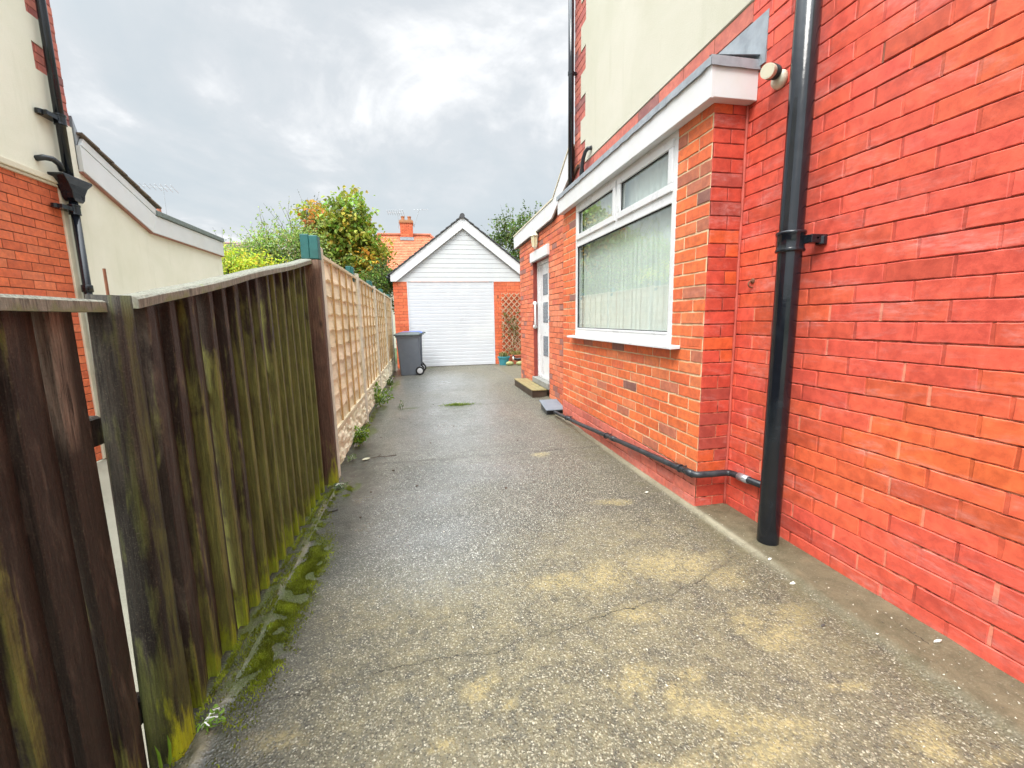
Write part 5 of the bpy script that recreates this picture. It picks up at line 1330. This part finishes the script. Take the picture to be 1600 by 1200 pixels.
tree('conifer_shrub', 'greyish green shrub between the pale shrub and the orange tree', 'shrub', (-3.0, 14.4, -.2),
     [(-3.15, 14.4, 3.7, .40, .5, .75), (-2.95, 14.4, 2.9, .55, .5, .8)],
     80, 26, .07, lambda p: [(1, (.07, .10, .05)), (.6, (.11, .15, .06))], 106, sig=.12, twigs=50, tw_len=.7, aspect=.4)
# background row of hedging beyond
tree('back_hedge_bush', 'row of mixed green bushes far behind the neighbouring garden', 'shrub', (-6.5, 16.5, -.2),
     [(-7.5, 16.5, 1.9, 1.2, .6, .9), (-6.0, 16.5, 1.9, 1.2, .6, .8), (-4.8, 16.5, 2.0, 1.0, .6, .9)], 150, 20, .11, lambda p: [(1, G1), (1, G2)], 107, sig=.2)

# ------------------------------------------------------------------ weeds, moss, debris
def weed(name, label, c, rad, h, n, ls, cols, seed, asp=.55):
    r = random.Random(seed); ql = MB(); q = MB(); t_ = thing(name, label, 'weed', c)
    for s in range(max(4, n // 14)):
        a = r.random() * 6.283; tip = Vector((c[0] + math.cos(a) * rad * r.random() + rad * .15, c[1] + math.sin(a) * rad * r.random() * 1.3, c[2] + h * r.uniform(.35, 1)))
        if tip.x < -.70: tip.x = -.70 + r.random() * .02
        b = Vector((c[0], c[1], c[2])) + Vector((r.uniform(-.02, .02), r.uniform(-.03, .03), 0))
        q.tube([tuple(b), tuple(b.lerp(tip, .5) + Vector((0, 0, .02))), tuple(tip)], .0022, 4)
        for k in range(14):
            p = b.lerp(tip, r.uniform(.25, 1.05)) + Vector((r.gauss(0, .012), r.gauss(0, .012), r.gauss(0, .008)))
            leafcard(ql, p, rdir(r, .15), rdir(r, 1.0), ls * r.uniform(.6, 1.3), ls * asp * r.uniform(.7, 1.2), pick(r, cols))
    q.build('stem', M['leaf'], t_); ql.build('foliage', M['leaf'], t_)
LG = [(1, (.20, .33, .03)), (.7, (.12, .24, .025)), (.4, (.34, .44, .06))]
weed('leafy_weed', 'bright green leafy weed growing at the first gravel board of the panel fence', (-.715, 4.45, .0), .15, .27, 230, .042, LG, 1)
weed('leafy_weed', 'green leafy weed clump by the second panel of the pale fence', (-.70, 6.45, .0), .19, .36, 260, .05, LG, 2)
weed('leafy_weed', 'low green weeds at the foot of the far fence panels', (-.66, 8.3, .0), .13, .20, 110, .045, [(1, (.18, .24, .05)), (1, (.10, .16, .03))], 3)
weed('small_weed', 'little pale leaved weed on the ground near the concrete fence post', (-.69, 3.98, .0), .055, .05, 60, .028, [(1, (.20, .28, .12)), (.5, (.32, .36, .2))], 4)
weed('small_weed', 'tiny grey green weed at the foot of the far brown fence post', (-.675, 3.30, .01), .05, .03, 90, .016, [(1, (.16, .24, .12)), (.6, (.26, .34, .20))], 5, .9)
weed('small_weed', 'tiny green sprout beside the near fence post foot', (-.735, 1.33, .01), .025, .04, 28, .016, [(1, (.20, .36, .04))], 6)
weed('small_weed', 'wispy weed growing from the drive beside the fence weeds', (-.36, 6.2, .0), .05, .13, 40, .03, [(1, (.12, .20, .05))], 8, .3)
q = MB(); r = random.Random(14)
for _ in range(420):
    x = .45 + r.gauss(0, .11); y = 6.25 + r.gauss(0, .018); d = Vector((r.uniform(-1, 1), r.uniform(-1, 1), r.uniform(.2, 1.1))).normalized()
    leafcard(q, Vector((x, y, 0)), d, rdir(r), r.uniform(.02, .055), .006, pick(r, [(1, (.20, .30, .04)), (.6, (.30, .36, .07)), (.4, (.12, .20, .03))]))
tag(q.build('grass_tuft', M['leaf']), 'small tuft of grass sprouting from the joint across the drive', 'grass tuft')
q = MB()
for p, d in (((-.77, 1.20, .0), (.05, -.10, 1)), ((-.76, 1.215, .0), (.10, .02, 1))):
    d = Vector(d).normalized(); leafcard(q, Vector(p), d, Vector((1, -.5, 0)).normalized(), .115, .010, (.22, .40, .04), .1)
tag(q.build('grass_sprout', M['leaf']), 'single upright grass blade at the foot of the near fence post', 'grass')
# moss cushions along the fence foot
q = MB(); r = random.Random(15); patches = [(-.645, 1.85, .075, .42, 9000), (-.62, 2.22, .06, .26, 4200), (-.63, 1.58, .055, .10, 1500), (-.70, 3.2, .03, .2, 1000), (-.60, 3.22, .028, .1, 600), (-.69, 2.7, .04, .5, 1800), (-.752, 1.7, .012, .7, 1300), (-.752, 2.7, .012, .7, 1200), (-.70, 5.4, .03, .9, 1500)]
for cx, cy, sx, sy, n in patches:
    for _ in range(n):
        x, y = cx + r.gauss(0, sx * .55), cy + r.gauss(0, sy * .55)
        v = mnoise.noise(Vector((x * 14, y * 14, 1.1)))
        if v < -.22 - .1 * math.sin(y * 9) or x < -.775: continue
        z = .002 + (.016 if x < -.70 else 0) + max(0, v) * .010
        d = Vector((r.uniform(-1, 1), r.uniform(-1, 1), r.uniform(.6, 1.6))).normalized(); s = d.orthogonal().normalized() * r.uniform(.0015, .003); L = r.uniform(.006, .014)
        p = Vector((x, y, z)); k = .40 + .9 * max(0, v + .1) + r.uniform(-.1, .25)
        q.face([p - s, p + s, p + d * L], tuple(c_ * k for c_ in (.24, .30, .02)))
stuff(q.build('moss', M['leaf']), 'cushions of green moss along the foot of the timber fence', 'moss')
# loose grit and flecks
q = MB(); r = random.Random(16)
for _ in range(900):
    x = r.uniform(-.6, 1.88); y = .75 + 3.2 * r.random() ** 1.6
    if r.random() < .45: x = 1.5 + r.random() * .36
    s = r.uniform(.0018, .0045); c = pick(r, [(1, (.55, .52, .42)), (.5, (.30, .28, .22)), (.4, (.08, .07, .06))])
    zb = .022 if x > 1.66 else .003
    v = [Vector((r.uniform(-1, 1), r.uniform(-1, 1), r.uniform(-.2, .8))) * s * r.uniform(.7, 1.6) + Vector((x, y, zb)) for _ in range(5)]
    q.add([tuple(a) for a in v], [(0, 1, 2), (0, 2, 3), (0, 3, 4), (0, 4, 1), (1, 2, 3), (1, 3, 4)], c)
stuff(q.build('loose_grit', col_mat('grit_stone', .7, 0, .3, bstr=0)), 'loose pale grit scattered over the concrete drive', 'grit')
def chip(x, y, L, W, a, mat, lab, z=.004, cat='debris', name='debris_chip'):
    r = random.Random(int(x * 1000 + y * 100)); q = MB(); n = 9; pts = []
    for k in range(n):
        t = 2 * math.pi * k / n; rr_ = 1 + r.uniform(-.22, .22); u, v = L * .5 * rr_ * math.cos(t), W * .5 * rr_ * math.sin(t); pts.append((x + u * math.cos(a) - v * math.sin(a), y + u * math.sin(a) + v * math.cos(a)))
    vs = [(px_, py__, z) for px_, py__ in pts] + [(px_ + .001, py__, z + .003 + .002 * math.sin(k)) for k, (px_, py__) in enumerate(pts)]
    q.add(vs, [tuple(range(n))[::-1], tuple(range(n, 2 * n))] + [(k, (k + 1) % n, n + (k + 1) % n, n + k) for k in range(n)])
    return tag(q.build(name, mat), lab, cat)
chip(-.648, 2.906, .075, .04, .2, M['darkchip'], 'flat dark slate chip on the drive near the far fence boards')
chip(1.66, 1.29, .034, .010, 1.2, M['whitechip'], 'pale sliver lying on the drive right of the soil pipe')
chip(1.52, 1.285, .026, .007, .2, M['darkchip'], 'dark sliver on the drive next to the pale sliver')
chip(1.665, 1.72, .022, .012, .5, M['whitechip'], 'small white chip in front of the soil pipe base', .02)
chip(1.64, 1.545, .045, .014, .1, M['whitechip'], 'pale flat flake on the drive below the soil pipe', .004)
chip(1.83, 1.10, .040, .010, .0, M['whitechip'], 'pale flake on the concrete at the foot of the red wall', .026)
chip(1.51, 2.67, .028, .014, .3, M['whitechip'], 'small pale leaf scrap on the drive beside the extension', .004)
chip(-.565, 3.965, .075, .05, .5, simple('pale_dead_leaf', (.50, .48, .34), .6), 'pale curled dead leaf on the drive near the concrete post', .008, 'leaf', 'fallen_leaf')
q = MB(); q.tube([(-.52, 3.98, .008), (-.46, 4.0, .012), (-.40, 4.0, .008), (-.30, 4.02, .006)], .0035, 6); q.tube([(-.46, 4.0, .012), (-.44, 4.04, .02)], .002, 5)
tag(q.build('twig', M['twig']), 'thin brown twig lying beside the pale dead leaf', 'twig')
# litter of small dark leaf fragments on the drive, each one its own object
spots = [(-.10, 3.2), (.02, 4.35), (-.30, 3.6), (-.43, 3.16), (.30, 5.0), (-.45, 2.75), (-.2, 5.3), (.9, 4.2), (-.5, 4.7), (.1, 6.4), (-.35, 5.6), (1.2, 4.9), (-.1, 7.2), (.55, 3.0)]
r = random.Random(17); first = None
for i, (x, y) in enumerate(spots):
    if first is None:
        first = chip(0, 0, .022, .014, .3, M['twig'], 'tiny dark leaf fragment lying on the wet grey drive', .004, 'leaf', 'leaf_fragment'); first['group'] = 'leaf fragments on the drive'; o = first
    else:
        o = first.copy(); COL.objects.link(o)
    o.location = (x, y, .004); o.rotation_euler.z = r.uniform(0, 6)
# small objects on top of the timber rail / behind it
q = MB(); q.tube([(-.93, 1.55, 1.05), (-.93, 1.55, 1.42)], .004, 6); tag(q.build('metal_rod', M['rust']), 'thin rusty rod sticking up behind the timber fence next to the near post', 'rod')
